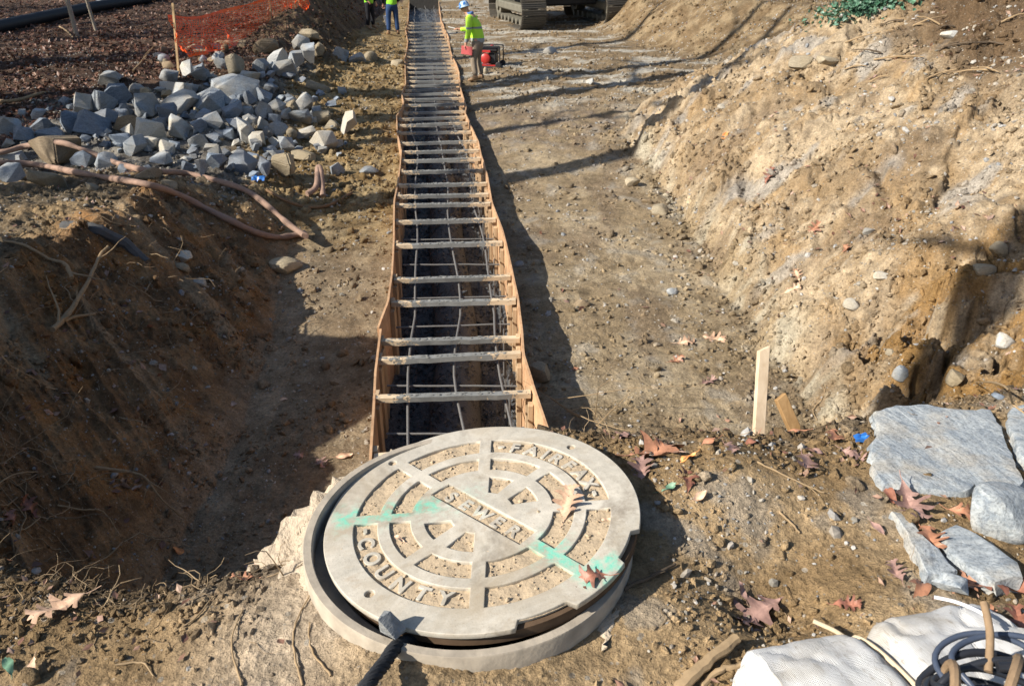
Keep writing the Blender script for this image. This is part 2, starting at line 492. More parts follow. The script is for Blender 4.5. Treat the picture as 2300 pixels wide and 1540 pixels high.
# ------------------------------------------------------------------ the ground sheet
def axis_rows():
    a = np.linspace(-2.5, .55, 40, endpoint=False)
    b = np.exp(np.linspace(math.log(.55), math.log(34), 1180))
    c = np.exp(np.linspace(math.log(34.5), math.log(320), 60))
    return np.concatenate([a, b, c])
def axis_cols():
    a = np.linspace(-1, 1, 1150)
    return a
ROWS = axis_rows(); TC = axis_cols()
def col_x(t, y):
    hw = 1.75 + .80 * np.maximum(y, 0)
    s = np.sign(t); q = np.abs(t)
    return s * np.where(q < .90, hw * q / .90, hw + (np.maximum(q - .90, 0) / .10) ** 2 * (70 + np.maximum(y, 0)))
YY, TT = np.meshgrid(ROWS, TC, indexing='ij')
XX = col_x(TT, YY)
ZZ = H(XX, YY)

def soil_colour(x, y):
    fl = form_l(y); fr = form_r(y)
    def C(r, g, b): return np.stack([np.full_like(x, r), np.full_like(x, g), np.full_like(x, b)], -1)
    def lerp(a, b, t): return a + (b - a) * t[..., None]
    n1 = fbm(x * .9, y * .9, 4, 70); n2 = fbm(x * 2.7, y * 2.7, 4, 74); n3 = fbm(x * 7, y * 7, 3, 78)
    floor = lerp(C(.235, .178, .108), C(.325, .258, .168), sstep(-.25, .4, n1 + .6 * n2))
    floor = lerp(floor, C(.145, .105, .070), sstep(.05, .4, fbm(x * 1.1, y * .7, 4, 95)) * .5)
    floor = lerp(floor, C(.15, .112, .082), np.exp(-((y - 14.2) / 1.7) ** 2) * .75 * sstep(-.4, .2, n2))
    floor = lerp(floor, C(.27, .26, .235), sstep(.15, .5, n2 + .3 * n3) * .4)
    bank = lerp(C(.225, .162, .095), C(.355, .278, .185), sstep(-.35, .35, n1 + .6 * n3))
    bank = lerp(bank, C(.29, .195, .10), sstep(.1, .4, n2) * .55)
    bank = lerp(bank, C(.155, .11, .068), sstep(.08, .4, fbm(x * .8 - y * .3, y * .8, 4, 96)) * .6)
    bank = lerp(bank, C(.28, .275, .26), sstep(.18, .5, fbm(x * 1.3 + y * .4, y * 2.2 - x * .8, 3, 82)) * .6)
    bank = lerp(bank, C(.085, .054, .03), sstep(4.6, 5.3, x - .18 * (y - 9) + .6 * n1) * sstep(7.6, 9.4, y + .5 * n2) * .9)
    bank = lerp(bank, C(.21, .12, .04), sstep(2.6, 3.1, x) * (1 - sstep(4.6, 5.4, x)) * (1 - sstep(5.8, 6.8, y)) * sstep(-.25, .2, n2) * .85)
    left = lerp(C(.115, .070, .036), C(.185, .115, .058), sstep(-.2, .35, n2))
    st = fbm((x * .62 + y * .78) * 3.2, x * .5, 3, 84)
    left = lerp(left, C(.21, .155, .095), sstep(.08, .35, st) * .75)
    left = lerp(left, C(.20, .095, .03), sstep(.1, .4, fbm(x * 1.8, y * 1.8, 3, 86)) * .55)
    lfloor = lerp(C(.175, .13, .082), C(.225, .175, .115), sstep(-.2, .3, n2))
    fore = lerp(C(.19, .13, .068), C(.265, .19, .108), sstep(-.25, .35, n1 + n2))
    fore = lerp(fore, C(.20, .185, .16), sstep(.2, .5, n3 + .6 * n2) * .5)
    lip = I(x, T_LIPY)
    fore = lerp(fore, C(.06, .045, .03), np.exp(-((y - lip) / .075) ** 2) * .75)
    fore = lerp(fore, C(.36, .30, .23), np.exp(-((x + .42) / .16) ** 2 - ((y - 1.05) / .28) ** 2) * .7)
    road = lerp(C(.185, .135, .08), C(.34, .315, .265), sstep(.0, .28, fbm(x * .7, y * 1.5, 5, 88, .6)))
    lumps = lerp(C(.20, .135, .062), C(.29, .215, .115), sstep(-.2, .3, n2))
    stone = lerp(C(.105, .095, .082), C(.20, .185, .16), sstep(-.2, .3, n2))
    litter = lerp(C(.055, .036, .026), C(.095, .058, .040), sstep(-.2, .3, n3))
    darkbank = lerp(C(.085, .058, .035), C(.15, .105, .062), sstep(-.1, .3, fbm((x + y) * 2.2, y * .3, 3, 90)))
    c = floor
    c = lerp(c, road, sstep(14.2, 17, y + .8 * n1) * (x > fr))
    rf = I(y, T_RFX)
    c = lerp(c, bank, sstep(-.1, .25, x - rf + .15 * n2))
    # grey clay seam low on the scarp of the right bank
    c = lerp(c, C(.33, .30, .23), np.exp(-((x - rf - .05) / .16) ** 2) * sstep(-.1, .3, n2) * .8)
    c = lerp(c, lfloor, (x < fl) * 1.0)
    c = lerp(c, lumps, (x < fl) * sstep(8.3, 10.2, y + .6 * n1))
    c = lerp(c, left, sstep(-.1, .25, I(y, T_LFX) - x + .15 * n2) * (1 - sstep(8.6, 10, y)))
    c = lerp(c, stone, sstep(.2, .9, I(y, T_LFX) - x + .6 * n1) * sstep(9.2, 10.4, y) * (1 - sstep(17.5, 19, y)))
    top = sstep(-.1, .4, I(y, T_LTX) - x + .3 * n1) * (1 - sstep(8.6, 10.5, y))
    c = lerp(c, lerp(C(.19, .135, .075), C(.11, .085, .055), sstep(-.2, .3, n1)), top)
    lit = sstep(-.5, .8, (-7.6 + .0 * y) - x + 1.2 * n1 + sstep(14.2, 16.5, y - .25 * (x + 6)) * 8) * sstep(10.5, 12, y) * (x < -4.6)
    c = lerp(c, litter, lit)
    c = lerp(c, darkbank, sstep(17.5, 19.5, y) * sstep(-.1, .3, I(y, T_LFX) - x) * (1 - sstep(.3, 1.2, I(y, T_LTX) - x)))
    md = (x - 3.9) * .91 + (y - 21.2) * .42
    c = lerp(c, lerp(C(.145, .10, .055), C(.225, .168, .10), sstep(-.2, .3, n2)), sstep(-.2, .5, md) * sstep(14.5, 16.5, y) * sstep(2.5, 3.5, x))
    hb = Hbase(x, y); hf = Fore(x, y)
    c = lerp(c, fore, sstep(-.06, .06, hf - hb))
    g = np.where(x > fr, np.where((x > rf) & (y < 15), 1.20, 1.12), 1.12)
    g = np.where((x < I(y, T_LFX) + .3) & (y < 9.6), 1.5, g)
    g = np.where(hf > hb, 1.42, g)
    return np.clip(c * g[..., None], .01, .7)

def build_ground():
    nr, nc = XX.shape
    V = np.stack([XX, YY, ZZ], -1).reshape(-1, 3)
    idx = np.arange(nr * nc).reshape(nr, nc)
    q = np.stack([idx[:-1, :-1], idx[:-1, 1:], idx[1:, 1:], idx[1:, :-1]], -1).reshape(-1, 4)
    cx = (XX[:-1, :-1] + XX[1:, 1:]) / 2; cy = (YY[:-1, :-1] + YY[1:, 1:]) / 2
    inside = (cx > form_l(cy) + .0) & (cx < form_r(cy) - .0) & (cy > FORM_Y0) & (cy < FORM_Y1)
    hole = ((cx - FRAME_C[0]) ** 2 + (cy - FRAME_C[1]) ** 2) < .335 ** 2
    q = q[~(inside | hole).reshape(-1)]
    me = bpy.data.meshes.new('ground')
    me.vertices.add(len(V)); me.vertices.foreach_set('co', V.astype(np.float32).ravel())
    me.loops.add(q.size); me.loops.foreach_set('vertex_index', q.astype(np.int32).ravel())
    me.polygons.add(len(q)); me.polygons.foreach_set('loop_start', np.arange(0, q.size, 4, dtype=np.int32))
    me.polygons.foreach_set('use_smooth', np.ones(len(q), bool))
    me.update(calc_edges=True)
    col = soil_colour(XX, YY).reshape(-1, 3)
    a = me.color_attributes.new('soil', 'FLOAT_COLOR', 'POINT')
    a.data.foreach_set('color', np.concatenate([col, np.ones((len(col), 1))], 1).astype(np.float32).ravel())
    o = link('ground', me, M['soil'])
    o['kind'] = 'structure'
    return o

FRAME_P = at_depth(1054, 1180, 1.634)
FRAME_C = (FRAME_P.x, FRAME_P.y)
build_ground()

# ------------------------------------------------------------------ many small things of one stuff, as one mesh
def unit_ico(sub):
    bm = bmesh.new(); bmesh.ops.create_icosphere(bm, subdivisions=sub, radius=1)
    v = np.array([x.co for x in bm.verts]); bm.verts.ensure_lookup_table()
    f = np.array([[q.index for q in p.verts] for p in bm.faces]); bm.free()
    return v, f
def rot_mats(n, tilt=1.0):
    q = np.random.randn(n, 4); q[:, 1:3] *= tilt
    q /= np.linalg.norm(q, axis=1, keepdims=True)
    w_, x, y, z = q.T
    return np.stack([1 - 2 * (y * y + z * z), 2 * (x * y - z * w_), 2 * (x * z + y * w_), 2 * (x * y + z * w_), 1 - 2 * (x * x + z * z), 2 * (y * z - x * w_), 2 * (x * z - y * w_), 2 * (y * z + x * w_), 1 - 2 * (x * x + y * y)], -1).reshape(n, 3, 3)
def stuff_mesh(name, v, f, P, scale, R, mat, colour=None, jit=0.0, smooth=False):
    n = len(P)
    vv = np.repeat(v[None], n, 0)
    if jit: vv = vv * (1 + jit * np.random.randn(n, len(v), 1))
    vv = vv * scale[:, None, :]
    vv = np.einsum('nij,nkj->nki', R, vv) + P[:, None, :]
    ff = f[None] + (np.arange(n) * len(v))[:, None, None]
    k = f.shape[1]
    ff = ff.reshape(-1, k)
    me = bpy.data.meshes.new(name)
    me.vertices.add(n * len(v)); me.vertices.foreach_set('co', vv.astype(np.float32).ravel())
    me.loops.add(ff.size); me.loops.foreach_set('vertex_index', ff.astype(np.int32).ravel())
    me.polygons.add(len(ff)); me.polygons.foreach_set('loop_start', np.arange(0, ff.size, k, dtype=np.int32))
    me.polygons.foreach_set('use_smooth', np.full(len(ff), smooth))
    me.update(calc_edges=True)
    if colour is not None:
        a = me.color_attributes.new('soil', 'FLOAT_COLOR', 'POINT')
        cc = np.repeat(np.concatenate([colour, np.ones((n, 1))], 1)[:, None], len(v), 1)
        a.data.foreach_set('color', cc.astype(np.float32).ravel())
    o = link(name, me, mat)
    o['kind'] = 'stuff'
    return o
def sample(n, weight, ymin=.6, ymax=34, power=1.0):
    """points spread over the ground, thinning with distance; weight(x, y) in 0..1"""
    out = []
    tot = 0
    while tot < n:
        m = n * 4
        y = np.exp(np.random.uniform(math.log(ymin), math.log(ymax), m) * 1.0)
        x = np.random.uniform(-1, 1, m) * (.9 + .74 * y)
        inside = (x > form_l(y) - .05) & (x < form_r(y) + .05) & (y > FORM_Y0 - .1)
        lid = ((x - FRAME_C[0]) ** 2 + (y - FRAME_C[1]) ** 2) < .42 ** 2
        ok = (np.random.rand(m) < weight(x, y)) & ~inside & ~lid
        out.append(np.stack([x[ok], y[ok]], -1)); tot += ok.sum()
        if len(out) > 60: break
    p = np.concatenate(out)[:n]
    return p[:, 0], p[:, 1]

def zones(x, y):
    fl = form_l(y); fr = form_r(y)
    z = {}
    z['fore'] = (Fore(x, y) > Hbase(x, y)) * 1.0
    z['rocks'] = ((x < I(y, T_LFX) - .2) & (y > 9.4) & (y < 18)) * 1.0
    z['floor_r'] = ((x > fr) & (x < I(y, T_RFX)) & (y < 15)) * 1.0
    z['road'] = ((x > fr) & (y >= 15) & (x < 7)) * 1.0
    z['bank'] = (((x >= I(y, T_RFX)) & (y < 15)) | (((x - 3.9) * .91 + (y - 21.2) * .42 > 0) & (x > 2.8) & (y > 15))) * 1.0
    z['left'] = ((x < I(y, T_LFX)) & (y < 9.6)) * 1.0
    z['lfloor'] = ((x < fl) & (x > I(y, T_LFX))) * 1.0
    z['litter'] = ((x < -4.8) & (y > 11.0) & ((x < -7.3) | (y > 15.2 + .0 * x))) * 1.0
    return z

ICO1, ICO1F = unit_ico(1)
ICO2, ICO2F = unit_ico(2)
def build_gravel():
    def wt(x, y):
        z = zones(x, y)
        n = fbm(x * 1.6, y * 1.6, 3, 101)
        return np.clip((.35 + 1.1 * n) * (z['fore'] * .04 + z['rocks'] * .9 + z['floor_r'] * .22 + z['road'] * .6 + z['bank'] * .55 + z['left'] * .25 + z['lfloor'] * .3), 0, 1)
    n = 30000
    x, y = sample(n, wt)
    n = len(x)
    s = np.exp(np.random.randn(n) * .6) * (.0012 + .00105 * y)
    s = np.minimum(s, np.where(y > 14, .022, .032))
    P = np.stack([x, y, H(x, y) + s * .15], -1)
    sc = s[:, None] * np.random.uniform(.6, 1.35, (n, 3)) * np.array([1, 1, .7])
    o = stuff_mesh('gravel', ICO1, ICO1F, P, sc, rot_mats(n, .35), M['gravel'], None, .13)
    tag(o, 'small loose stones and gravel strewn over the bare earth', 'gravel')
build_gravel()
def build_clods():
    def wt(x, y):
        z = zones(x, y)
        n = fbm(x * .9, y * .9, 3, 111)
        fl = form_l(y)
        lump = sstep(8.5, 11, y) * (1 - sstep(21, 24, y)) * (x < fl) * (x > fl - 2.4)
        foot = np.exp(-((x - I(y, T_RFX)) / .45) ** 2) * (y < 14)
        return np.clip((.3 + 1.2 * n) * (z['fore'] * .12 + z['floor_r'] * .15 + z['road'] * .12 + z['bank'] * .35 + z['left'] * .2 + z['lfloor'] * .3) + lump * .5 + foot * .4, 0, 1)
    n = 3600
    x, y = sample(n, wt)
    n = len(x)
    s = np.exp(np.random.randn(n) * .55) * (.004 + .0024 * y)
    s = np.minimum(s, .062)
    P = np.stack([x, y, H(x, y) + s * .2], -1)
    sc = s[:, None] * np.random.uniform(.5, 1.4, (n, 3)) * np.array([1, 1, .7]) * .9
    o = stuff_mesh('earth_clods', ICO2, ICO2F, P, sc, rot_mats(n, .5), M['soil'], soil_colour(x, y) * np.random.uniform(.8, 1.1, (n, 1)), .16, True)
    tag(o, 'crumbs and clods of dug earth lying about the cut', 'clods')
build_clods()
def build_crumbs():
    def wt(x, y):
        z = zones(x, y)
        n = fbm(x * 1.3, y * 1.3, 4, 141, .6)
        fl = form_l(y)
        lump = sstep(8.5, 11, y) * (1 - sstep(21, 24, y)) * (x < fl) * (x > fl - 2.4)
        foot = np.exp(-((x - I(y, T_RFX)) / .5) ** 2) * (y < 14)
        lip = np.exp(-((y - I(x, T_LIPY)) / .14) ** 2) * (y < 3)
        return np.clip(sstep(-.15, .4, n) * (z['fore'] * .07 + z['floor_r'] * .22 + z['road'] * .5 + z['bank'] * .9 + z['left'] * .8 + z['lfloor'] * .3 + z['rocks'] * .4) + lump * .5 + foot * .4 + lip * .8, 0, 1)
    x, y = sample(46000, wt)
    n = len(x)
    s = np.exp(np.random.randn(n) * .5) * (.0022 + .0017 * y)
    s = np.minimum(s, .04)
    P = np.stack([x, y, H(x, y) + s * .1], -1)
    sc = s[:, None] * np.random.uniform(.5, 1.5, (n, 3)) * np.array([1, 1, .75])
    o = stuff_mesh('earth_crumbs', ICO1, ICO1F, P, sc, rot_mats(n, .6), M['soil'], soil_colour(x, y) * np.random.uniform(.75, 1.2, (n, 1)), .2)
    tag(o, 'fine crumbs of broken earth covering the banks and trench floor', 'earth')
build_crumbs()
# small leaf: folded pointed blade of eight faces
LEAF_V = np.array([(-.5, 0, .02), (-.2, .17, .07), (-.2, 0, 0), (-.2, -.17, .09), (.15, .20, .10), (.15, 0, .02), (.15, -.19, .06), (.5, 0, .12), (-.02, .30, .12), (-.02, -.28, .13)])
LEAF_F = np.array([(0, 2, 1), (0, 3, 2), (2, 5, 1), (1, 5, 4), (3, 6, 2), (2, 6, 5), (5, 7, 4), (6, 7, 5), (1, 4, 8), (6, 3, 9)])
def build_litter():
    def wt(x, y):
        z = zones(x, y)
        return np.clip(z['litter'] * (.75 + .8 * fbm(x * .8, y * .8, 2, 121)), 0, 1)
    x, y = sample(15000, wt, 10.5, 34)
    n = len(x)
    s = np.random.uniform(.05, .13, n)
    P = np.stack([x, y, H(x, y) + .012 + .03 * np.random.rand(n)], -1)
    o = stuff_mesh('leaf_litter', LEAF_V, LEAF_F, P, np.stack([s, s * np.random.uniform(.7, 1.2, n), s * np.random.uniform(-1.5, 2.2, n)], -1), rot_mats(n, .30), M['dead_leaf'])
    tag(o, 'deep russet leaf litter covering the woodland floor behind the rocks', 'leaf litter')
    def wt2(x, y):
        z = zones(x, y)
        nn = fbm(x * .7 + 4, y * .7, 3, 131)
        lip = np.exp(-((y - I(x, T_LIPY)) / .25) ** 2)
        toe = np.exp(-((x - 3.2) / .9) ** 2) * sstep(6, 8, y) * (1 - sstep(11, 13, y))
        return np.clip(z['bank'] * (.08 + .9 * sstep(.1, .4, nn)) + toe * .3 + z['floor_r'] * (.03 + .2 * sstep(.15, .4, nn)) + z['left'] * .28 + z['rocks'] * .2 + z['fore'] * (.012 + .22 * lip) + sstep(4.6, 5.3, x - .18 * (y - 9)) * sstep(7.6, 9.4, y) * z['bank'] * .9 + z['road'] * .04, 0, 1)
    x, y = sample(3000, wt2)
    n = len(x)
    s = np.random.uniform(.035, .10, n) * np.where(y < 2.6, .26, 1)
    P = np.stack([x, y, H(x, y) + .006 + .012 * np.random.rand(n)], -1)
    o = stuff_mesh('scattered_leaves', LEAF_V, LEAF_F, P, np.stack([s, s * np.random.uniform(.7, 1.2, n), s * np.random.uniform(-1.5, 2.0, n)], -1), rot_mats(n, .25), M['pale_leaf'])
    tag(o, 'small dry leaves and leaf scraps blown over the banks and trench floor', 'leaves')
build_litter()
def build_fine_roots():
    mb = MB()
    rr = random.Random(5)
    for i in range(900):
        k = rr.random()
        if k < .32:
            x = rr.uniform(-1.6, -.45); y = float(I(x, T_LIPY)) + rr.uniform(-.10, .10)
            L = rr.uniform(.03, .12); r = rr.uniform(.0006, .0016)
        elif k < .42:
            x = rr.uniform(.15, 1.3); y = float(I(x, T_LIPY)) + rr.uniform(-.12, .08)
            L = rr.uniform(.03, .10); r = rr.uniform(.0006, .0014)
        elif k < .50:
            x = rr.uniform(-.9, 1.3); y = rr.uniform(.9, 1.6)
            if (x - FRAME_C[0]) ** 2 + (y - FRAME_C[1]) ** 2 < .42 ** 2: continue
            L = rr.uniform(.02, .09); r = rr.uniform(.0006, .0012)
        else:
            y = rr.uniform(2.6, 8.0); x = float(I(y, T_LFX)) - rr.uniform(.1, 1.9)
            L = rr.uniform(.08, .55); r = rr.uniform(.0012, .0055)
            if rr.random() < .6: y = rr.uniform(2.2, 4.2); x = float(I(y, T_LFX)) - rr.uniform(.3, 1.7)
        p = Vector((x, y, h1(x, y)))
        d = Vector((rr.uniform(-1, 1), rr.uniform(-1, 1), rr.uniform(.0, .55))).normalized()
        pts = []
        for j in range(6):
            pts.append(p.copy())
            d = (d + Vector((rr.uniform(-1, 1), rr.uniform(-1, 1), rr.uniform(-.8, .5))) * .75).normalized()
            p = p + d * L / 5
            g = h1(p.x, p.y)
            if p.z < g: p.z = g + r
        mb.tube(pts, [r * (1 - .12 * j) for j in range(6)], 5)
    o = mb.build('fine_roots', M['root'], smooth=True)
    tag(o, 'thin roots and rootlets poking out of the cut earth', 'roots', kind='stuff')
build_fine_roots()

# ------------------------------------------------------------------ the manhole: frame, mortar collar, lid
def iron_mat(name, dusty, iron, paint=False):
    k = NT(name, .62, .4)
    o = k.obj()
    n1 = k.noise(o, 6, 5, .6); n2 = k.noise(o, 45, 6, .65); n3 = k.noise(o, 240, 3, .6)
    c = k.mix(k.ramp(k.math('ADD', k.math('MULTIPLY', n1, .65), k.math('MULTIPLY', n2, .35)), [(.36, 0), (.60, 1)]), iron, dusty)
    c = k.mix(k.ramp(n3, [(.60, 0), (.72, .55)]), c, (.13, .10, .07))
    nb = k.noise(o, 3.5, 6, .7, .8)
    c = k.mix(k.ramp(nb, [(.46, 0), (.64, .7)]), c, (.31, .25, .17))
    c = k.mix(k.ramp(k.noise(o, 5.5, 5, .75, .4), [(.52, 0), (.68, .7)]), c, (.17, .14, .105))
    c = k.mix(k.ramp(k.noise(o, 14, 5, .7, .5), [(.60, 0), (.72, .5)]), c, (.30, .22, .14))
    if paint:
        x = k.n('ShaderNodeSeparateXYZ', {'Vector': o})
        X, Y = x.outputs[0], x.outputs[1]
        wob = k.math('MULTIPLY', k.math('SUBTRACT', k.noise(o, 12, 4, .7), .5), .07)
        # a sprayed cross: one stripe out to the left, one down to the right
        def band(ax, ay, bx, by, wd):
            L = math.hypot(bx - ax, by - ay); dx, dy = (bx - ax) / L, (by - ay) / L
            u = k.math('ADD', k.math('MULTIPLY', k.math('SUBTRACT', X, ax), dx), k.math('MULTIPLY', k.math('SUBTRACT', Y, ay), dy))
            v = k.math('ADD', k.math('MULTIPLY', k.math('SUBTRACT', X, ax), -dy), k.math('MULTIPLY', k.math('SUBTRACT', Y, ay), dx))
            v = k.math('ABSOLUTE', k.math('ADD', v, wob))
            a = k.n('ShaderNodeMapRange', {0: v, 1: wd * .45, 2: wd, 3: 1.0, 4: 0.0}).outputs[0]
            b = k.n('ShaderNodeMapRange', {0: u, 1: 0.0, 2: .02, 3: 0.0, 4: 1.0}).outputs[0]
            e = k.n('ShaderNodeMapRange', {0: u, 1: L - .02, 2: L, 3: 1.0, 4: 0.0}).outputs[0]
            return k.math('MULTIPLY', a, k.math('MULTIPLY', b, e))
        s1 = band(-.325, .000, -.085, .045, .032)
        s2 = band(.105, -.10, .265, -.225, .040)
        s3 = band(.185, -.235, .275, -.15, .022)
        s = k.math('MAXIMUM', s1, k.math('MAXIMUM', s2, s3))
        s = k.math('MULTIPLY', s, k.ramp(n2, [(.38, .0), (.60, 1.0)]))
        c = k.mix(k.math('MULTIPLY', s, k.ramp(k.noise(o, 60, 4, .7), [(.34, .4), (.56, .92)])), c, (.10, .47, .335))
        haze = k.math('MULTIPLY', k.math('MAXIMUM', band(-.33, .0, .02, .055, .075), band(.09, -.09, .29, -.24, .075)), k.ramp(n2, [(.45, 0), (.7, .35)]))
        c = k.mix(haze, c, (.25, .52, .42))
    b = k.bump(n2, .3, .0015); b = k.bump(n3, .5, .0008, b)
    return k.done(c, b)
M['lid'] = iron_mat('lid_iron', (.53, .49, .415), (.34, .315, .265), True)
M['iron'] = iron_mat('frame_iron', (.40, .375, .33), (.24, .225, .20))
M['lid_rust'] = plain('lid_rust', (.10, .065, .04), .9, .2, .4, 40, .4, .002)
M['mud'] = plain('lid_mud', (.40, .315, .215), .95, .1, .28, 90, .9, .004)
M['mortar'] = plain('mortar', (.42, .35, .265), .95, .1, .32, 34, 1.0, .02)
M['rim_iron'] = plain('rim_iron', (.34, .295, .235), .85, .25, .5, 22, .9, .004)
M['dark'] = plain('dark_inside', (.02, .018, .015), .95, .05)

R = .330
def arc(r, a0, a1, n):
    return [(r * math.cos(a0 + (a1 - a0) * i / n), r * math.sin(a0 + (a1 - a0) * i / n)) for i in range(n + 1)]
def curve_plate(loops, extrude, bevel, name):
    cu = bpy.data.curves.new(name, 'CURVE')
    cu.dimensions = '2D'; cu.fill_mode = 'BOTH'; cu.extrude = extrude; cu.bevel_depth = bevel; cu.bevel_resolution = 1
    for lp in loops:
        sp = cu.splines.new('POLY'); sp.points.add(len(lp) - 1)
        for p, q in zip(sp.points, lp): p.co = (q[0], q[1], 0, 1)
        sp.use_cyclic_u = True
    o = bpy.data.objects.new(name, cu); COL.objects.link(o)
    me = bpy.data.meshes.new_from_object(o)
    bpy.data.objects.remove(o)
    return me
def sector(r0, r1, a0, a1, hw):
    """recess between two spokes of half width hw at angles a0, a1"""
    o0 = math.asin(hw / r1); i0 = math.asin(min(.99, hw / r0))
    n = max(4, int((a1 - a0) / .06))
    return arc(r1, a0 + o0, a1 - o0, n) + arc(r0, a1 - i0, a0 + i0, n)
D2 = math.radians
def build_lid():
    root = empty('manhole_cover', (0, 0, 0))
    tag(root, 'pale dusty round iron sewer lid with raised lettering and green paint streaks', 'manhole cover')
    loops = []
    # rim with pick slots and notches
    def notch(a, w, d): return (a, w, d)
    rim = []
    notches = [(D2(-68), .055, .018), (D2(-24), .05, .016)]
    n = 240
    for i in range(n):
        a = 2 * math.pi * i / n
        r = R
        for na, w, d in notches:
            da = (a - na + math.pi) % (2 * math.pi) - math.pi
            if abs(da) < w / R / 2 * 2: r = R - d
        rim.append((r * math.cos(a), r * math.sin(a)))
    loops.append(rim)
    for a in (D2(47), D2(137), D2(227)):
        c = Vector((math.cos(a), math.sin(a))) * (.905 * R)
        loops.append([(c.x + .011 * math.cos(t), c.y + .011 * math.sin(t)) for t in [2 * math.pi * k / 14 for k in range(14)]])
    hw = .0125
    outer = [0, 90, 135, 180, 270, 315]
    for a, b in zip(outer, outer[1:] + [360]):
        loops.append(sector(.665 * R, .825 * R, D2(a), D2(b), hw))
    inner = [0, 45, 90, 135, 180, 225, 270, 315, 360]
    for a, b in zip(inner, inner[1:]):
        loops.append(sector(.455 * R, .595 * R, D2(a), D2(b), hw))
    for a in (0, 45, 180, 225):
        loops.append(sector(.20 * R, .375 * R, D2(a + 6), D2(a + 45 + (-6 if 0 else 0)), hw * .9))
    u = Vector((math.cos(D2(-43)), math.sin(D2(-43)))); v = Vector((-u.y, u.x))
    bar = [u * sx * .405 * R + v * sy * .082 * R for sx, sy in ((-1, -1), (1, -1), (1, 1), (-1, 1))]
    loops.append([(p.x, p.y) for p in bar])
    me = curve_plate(loops, .0045, .0016, 'cover_plate')
    me.transform(Matrix.Translation((0, 0, -.0061)))
    o = link('cover_plate', me, M['lid'], root)
    # earth packed into the recesses
    mb = MB()
    rings = 46; seg = 180; base = 0
    vs = [(0, 0, -.0105)]
    fs = []
    rr = [R * .955 * (i / rings) for i in range(1, rings + 1)]
    for r in rr:
        for k in range(seg):
            a = 2 * math.pi * k / seg
            x, y = r * math.cos(a), r * math.sin(a)
            vs.append((x, y, 0))
    A = np.array(vs)
    A[:, 2] = -.0062 + .0042 * fbm(A[:, 0] * 19, A[:, 1] * 19, 4, 201, .6) + .0018 * billow(A[:, 0] * 120, A[:, 1] * 120, 2, 203)
    for k in range(seg): fs.append((0, 1 + k, 1 + (k + 1) % seg))
    for i in range(rings - 1):
        for k in range(seg):
            k2 = (k + 1) % seg
            fs.append((1 + i * seg + k, 1 + (i + 1) * seg + k, 1 + (i + 1) * seg + k2, 1 + i * seg + k2))
    link('packed_earth', mesh_from('packed_earth', A, fs), M['mud'], root, True)
    rs2 = np.random.RandomState(31)
    n = 1500
    rr_ = R * np.sqrt(rs2.uniform(.03, .86, n)); aa = rs2.uniform(0, 2 * np.pi, n)
    P = np.stack([rr_ * np.cos(aa), rr_ * np.sin(aa), np.full(n, -.0052)], -1)
    P[:, 2] += .004 * fbm(P[:, 0] * 19, P[:, 1] * 19, 4, 201, .6)
    s_ = np.exp(rs2.randn(n) * .45) * .0015
    gz = stuff_mesh('grit', ICO1, ICO1F, P, s_[:, None] * rs2.uniform(.5, 1.6, (n, 3)), rot_mats(n, 1), M['mud'], None, .2)
    gz.parent = root
    mb = MB()
    mb.lathe([(.0, -.020), (R * .93, -.020), (R * .945, -.0122), (R * .985, -.0122), (R * .985, -.034), (R * .95, -.042), (0, -.042)], 160)
    mb.build('cover_skirt', M['lid_rust'], root, True)
    # lettering
    def letter(ch, size):
        cu = bpy.data.curves.new('letter', 'FONT'); cu.body = ch; cu.size = size; cu.extrude = .0035; cu.bevel_depth = .0007; cu.bevel_resolution = 1
        cu.align_x = 'CENTER'; cu.align_y = 'CENTER'
        cu.offset = .0009
        ob = bpy.data.objects.new('letter', cu); COL.objects.link(ob)
        m = bpy.data.meshes.new_from_object(ob); bpy.data.objects.remove(ob)
        xs = [vv.co.x for vv in m.vertices]; ys = [vv.co.y for vv in m.vertices]
        m.transform(Matrix.Translation((-(min(xs) + max(xs)) / 2, -(min(ys) + max(ys)) / 2, 0)))
        return m
    def put(ch, pos, ang, size, zz=-.0062):
        m = letter(ch, size)
        m.transform(Matrix.Translation((pos[0], pos[1], zz)) @ Matrix.Rotation(ang, 4, 'Z'))
        return m
    def word(name, mats):
        bm = bmesh.new()
        for m in mats:
            bm.from_mesh(m); bpy.data.meshes.remove(m)
        me = bpy.data.meshes.new(name); bm.to_mesh(me); bm.free()
        return link(name, me, M['lid'], root)
    rl = .745 * R
    ms = []
    for ch, a in zip('FAIRFAX', (73, 63, 54.5, 46.5, 37.5, 28, 18.5)):
        ms.append(put(ch, (rl * math.cos(D2(a)), rl * math.sin(D2(a))), D2(a - 90), .046))
    for a in (81, 10):
        ms.append(put('-', (rl * math.cos(D2(a)), rl * math.sin(D2(a))), D2(a - 90), .05))
    word('lettering', ms)
    ms = []
    for ch, a in zip('COUNTY', (197, 209, 221, 233, 245, 256)):
        ms.append(put(ch, (rl * math.cos(D2(a)), rl * math.sin(D2(a))), D2(a + 90), .046))
    ms.append(put('-', (rl * math.cos(D2(188)), rl * math.sin(D2(188))), D2(278), .05))
    word('lettering', ms)
    ms = []
    ang = math.atan2(u.y, u.x)
    for i, ch in enumerate('SEWER'):
        p = u * (i - 2) * .047
        ms.append(put(ch, (p.x, p.y), ang, .044, -.0076))
    word('lettering', ms)
    c = at_depth(1082, 1149, 1.652)
    root.location = c
    root.rotation_euler = (D2(-.6), D2(-4.8), 0)
    return root
LID = build_lid()

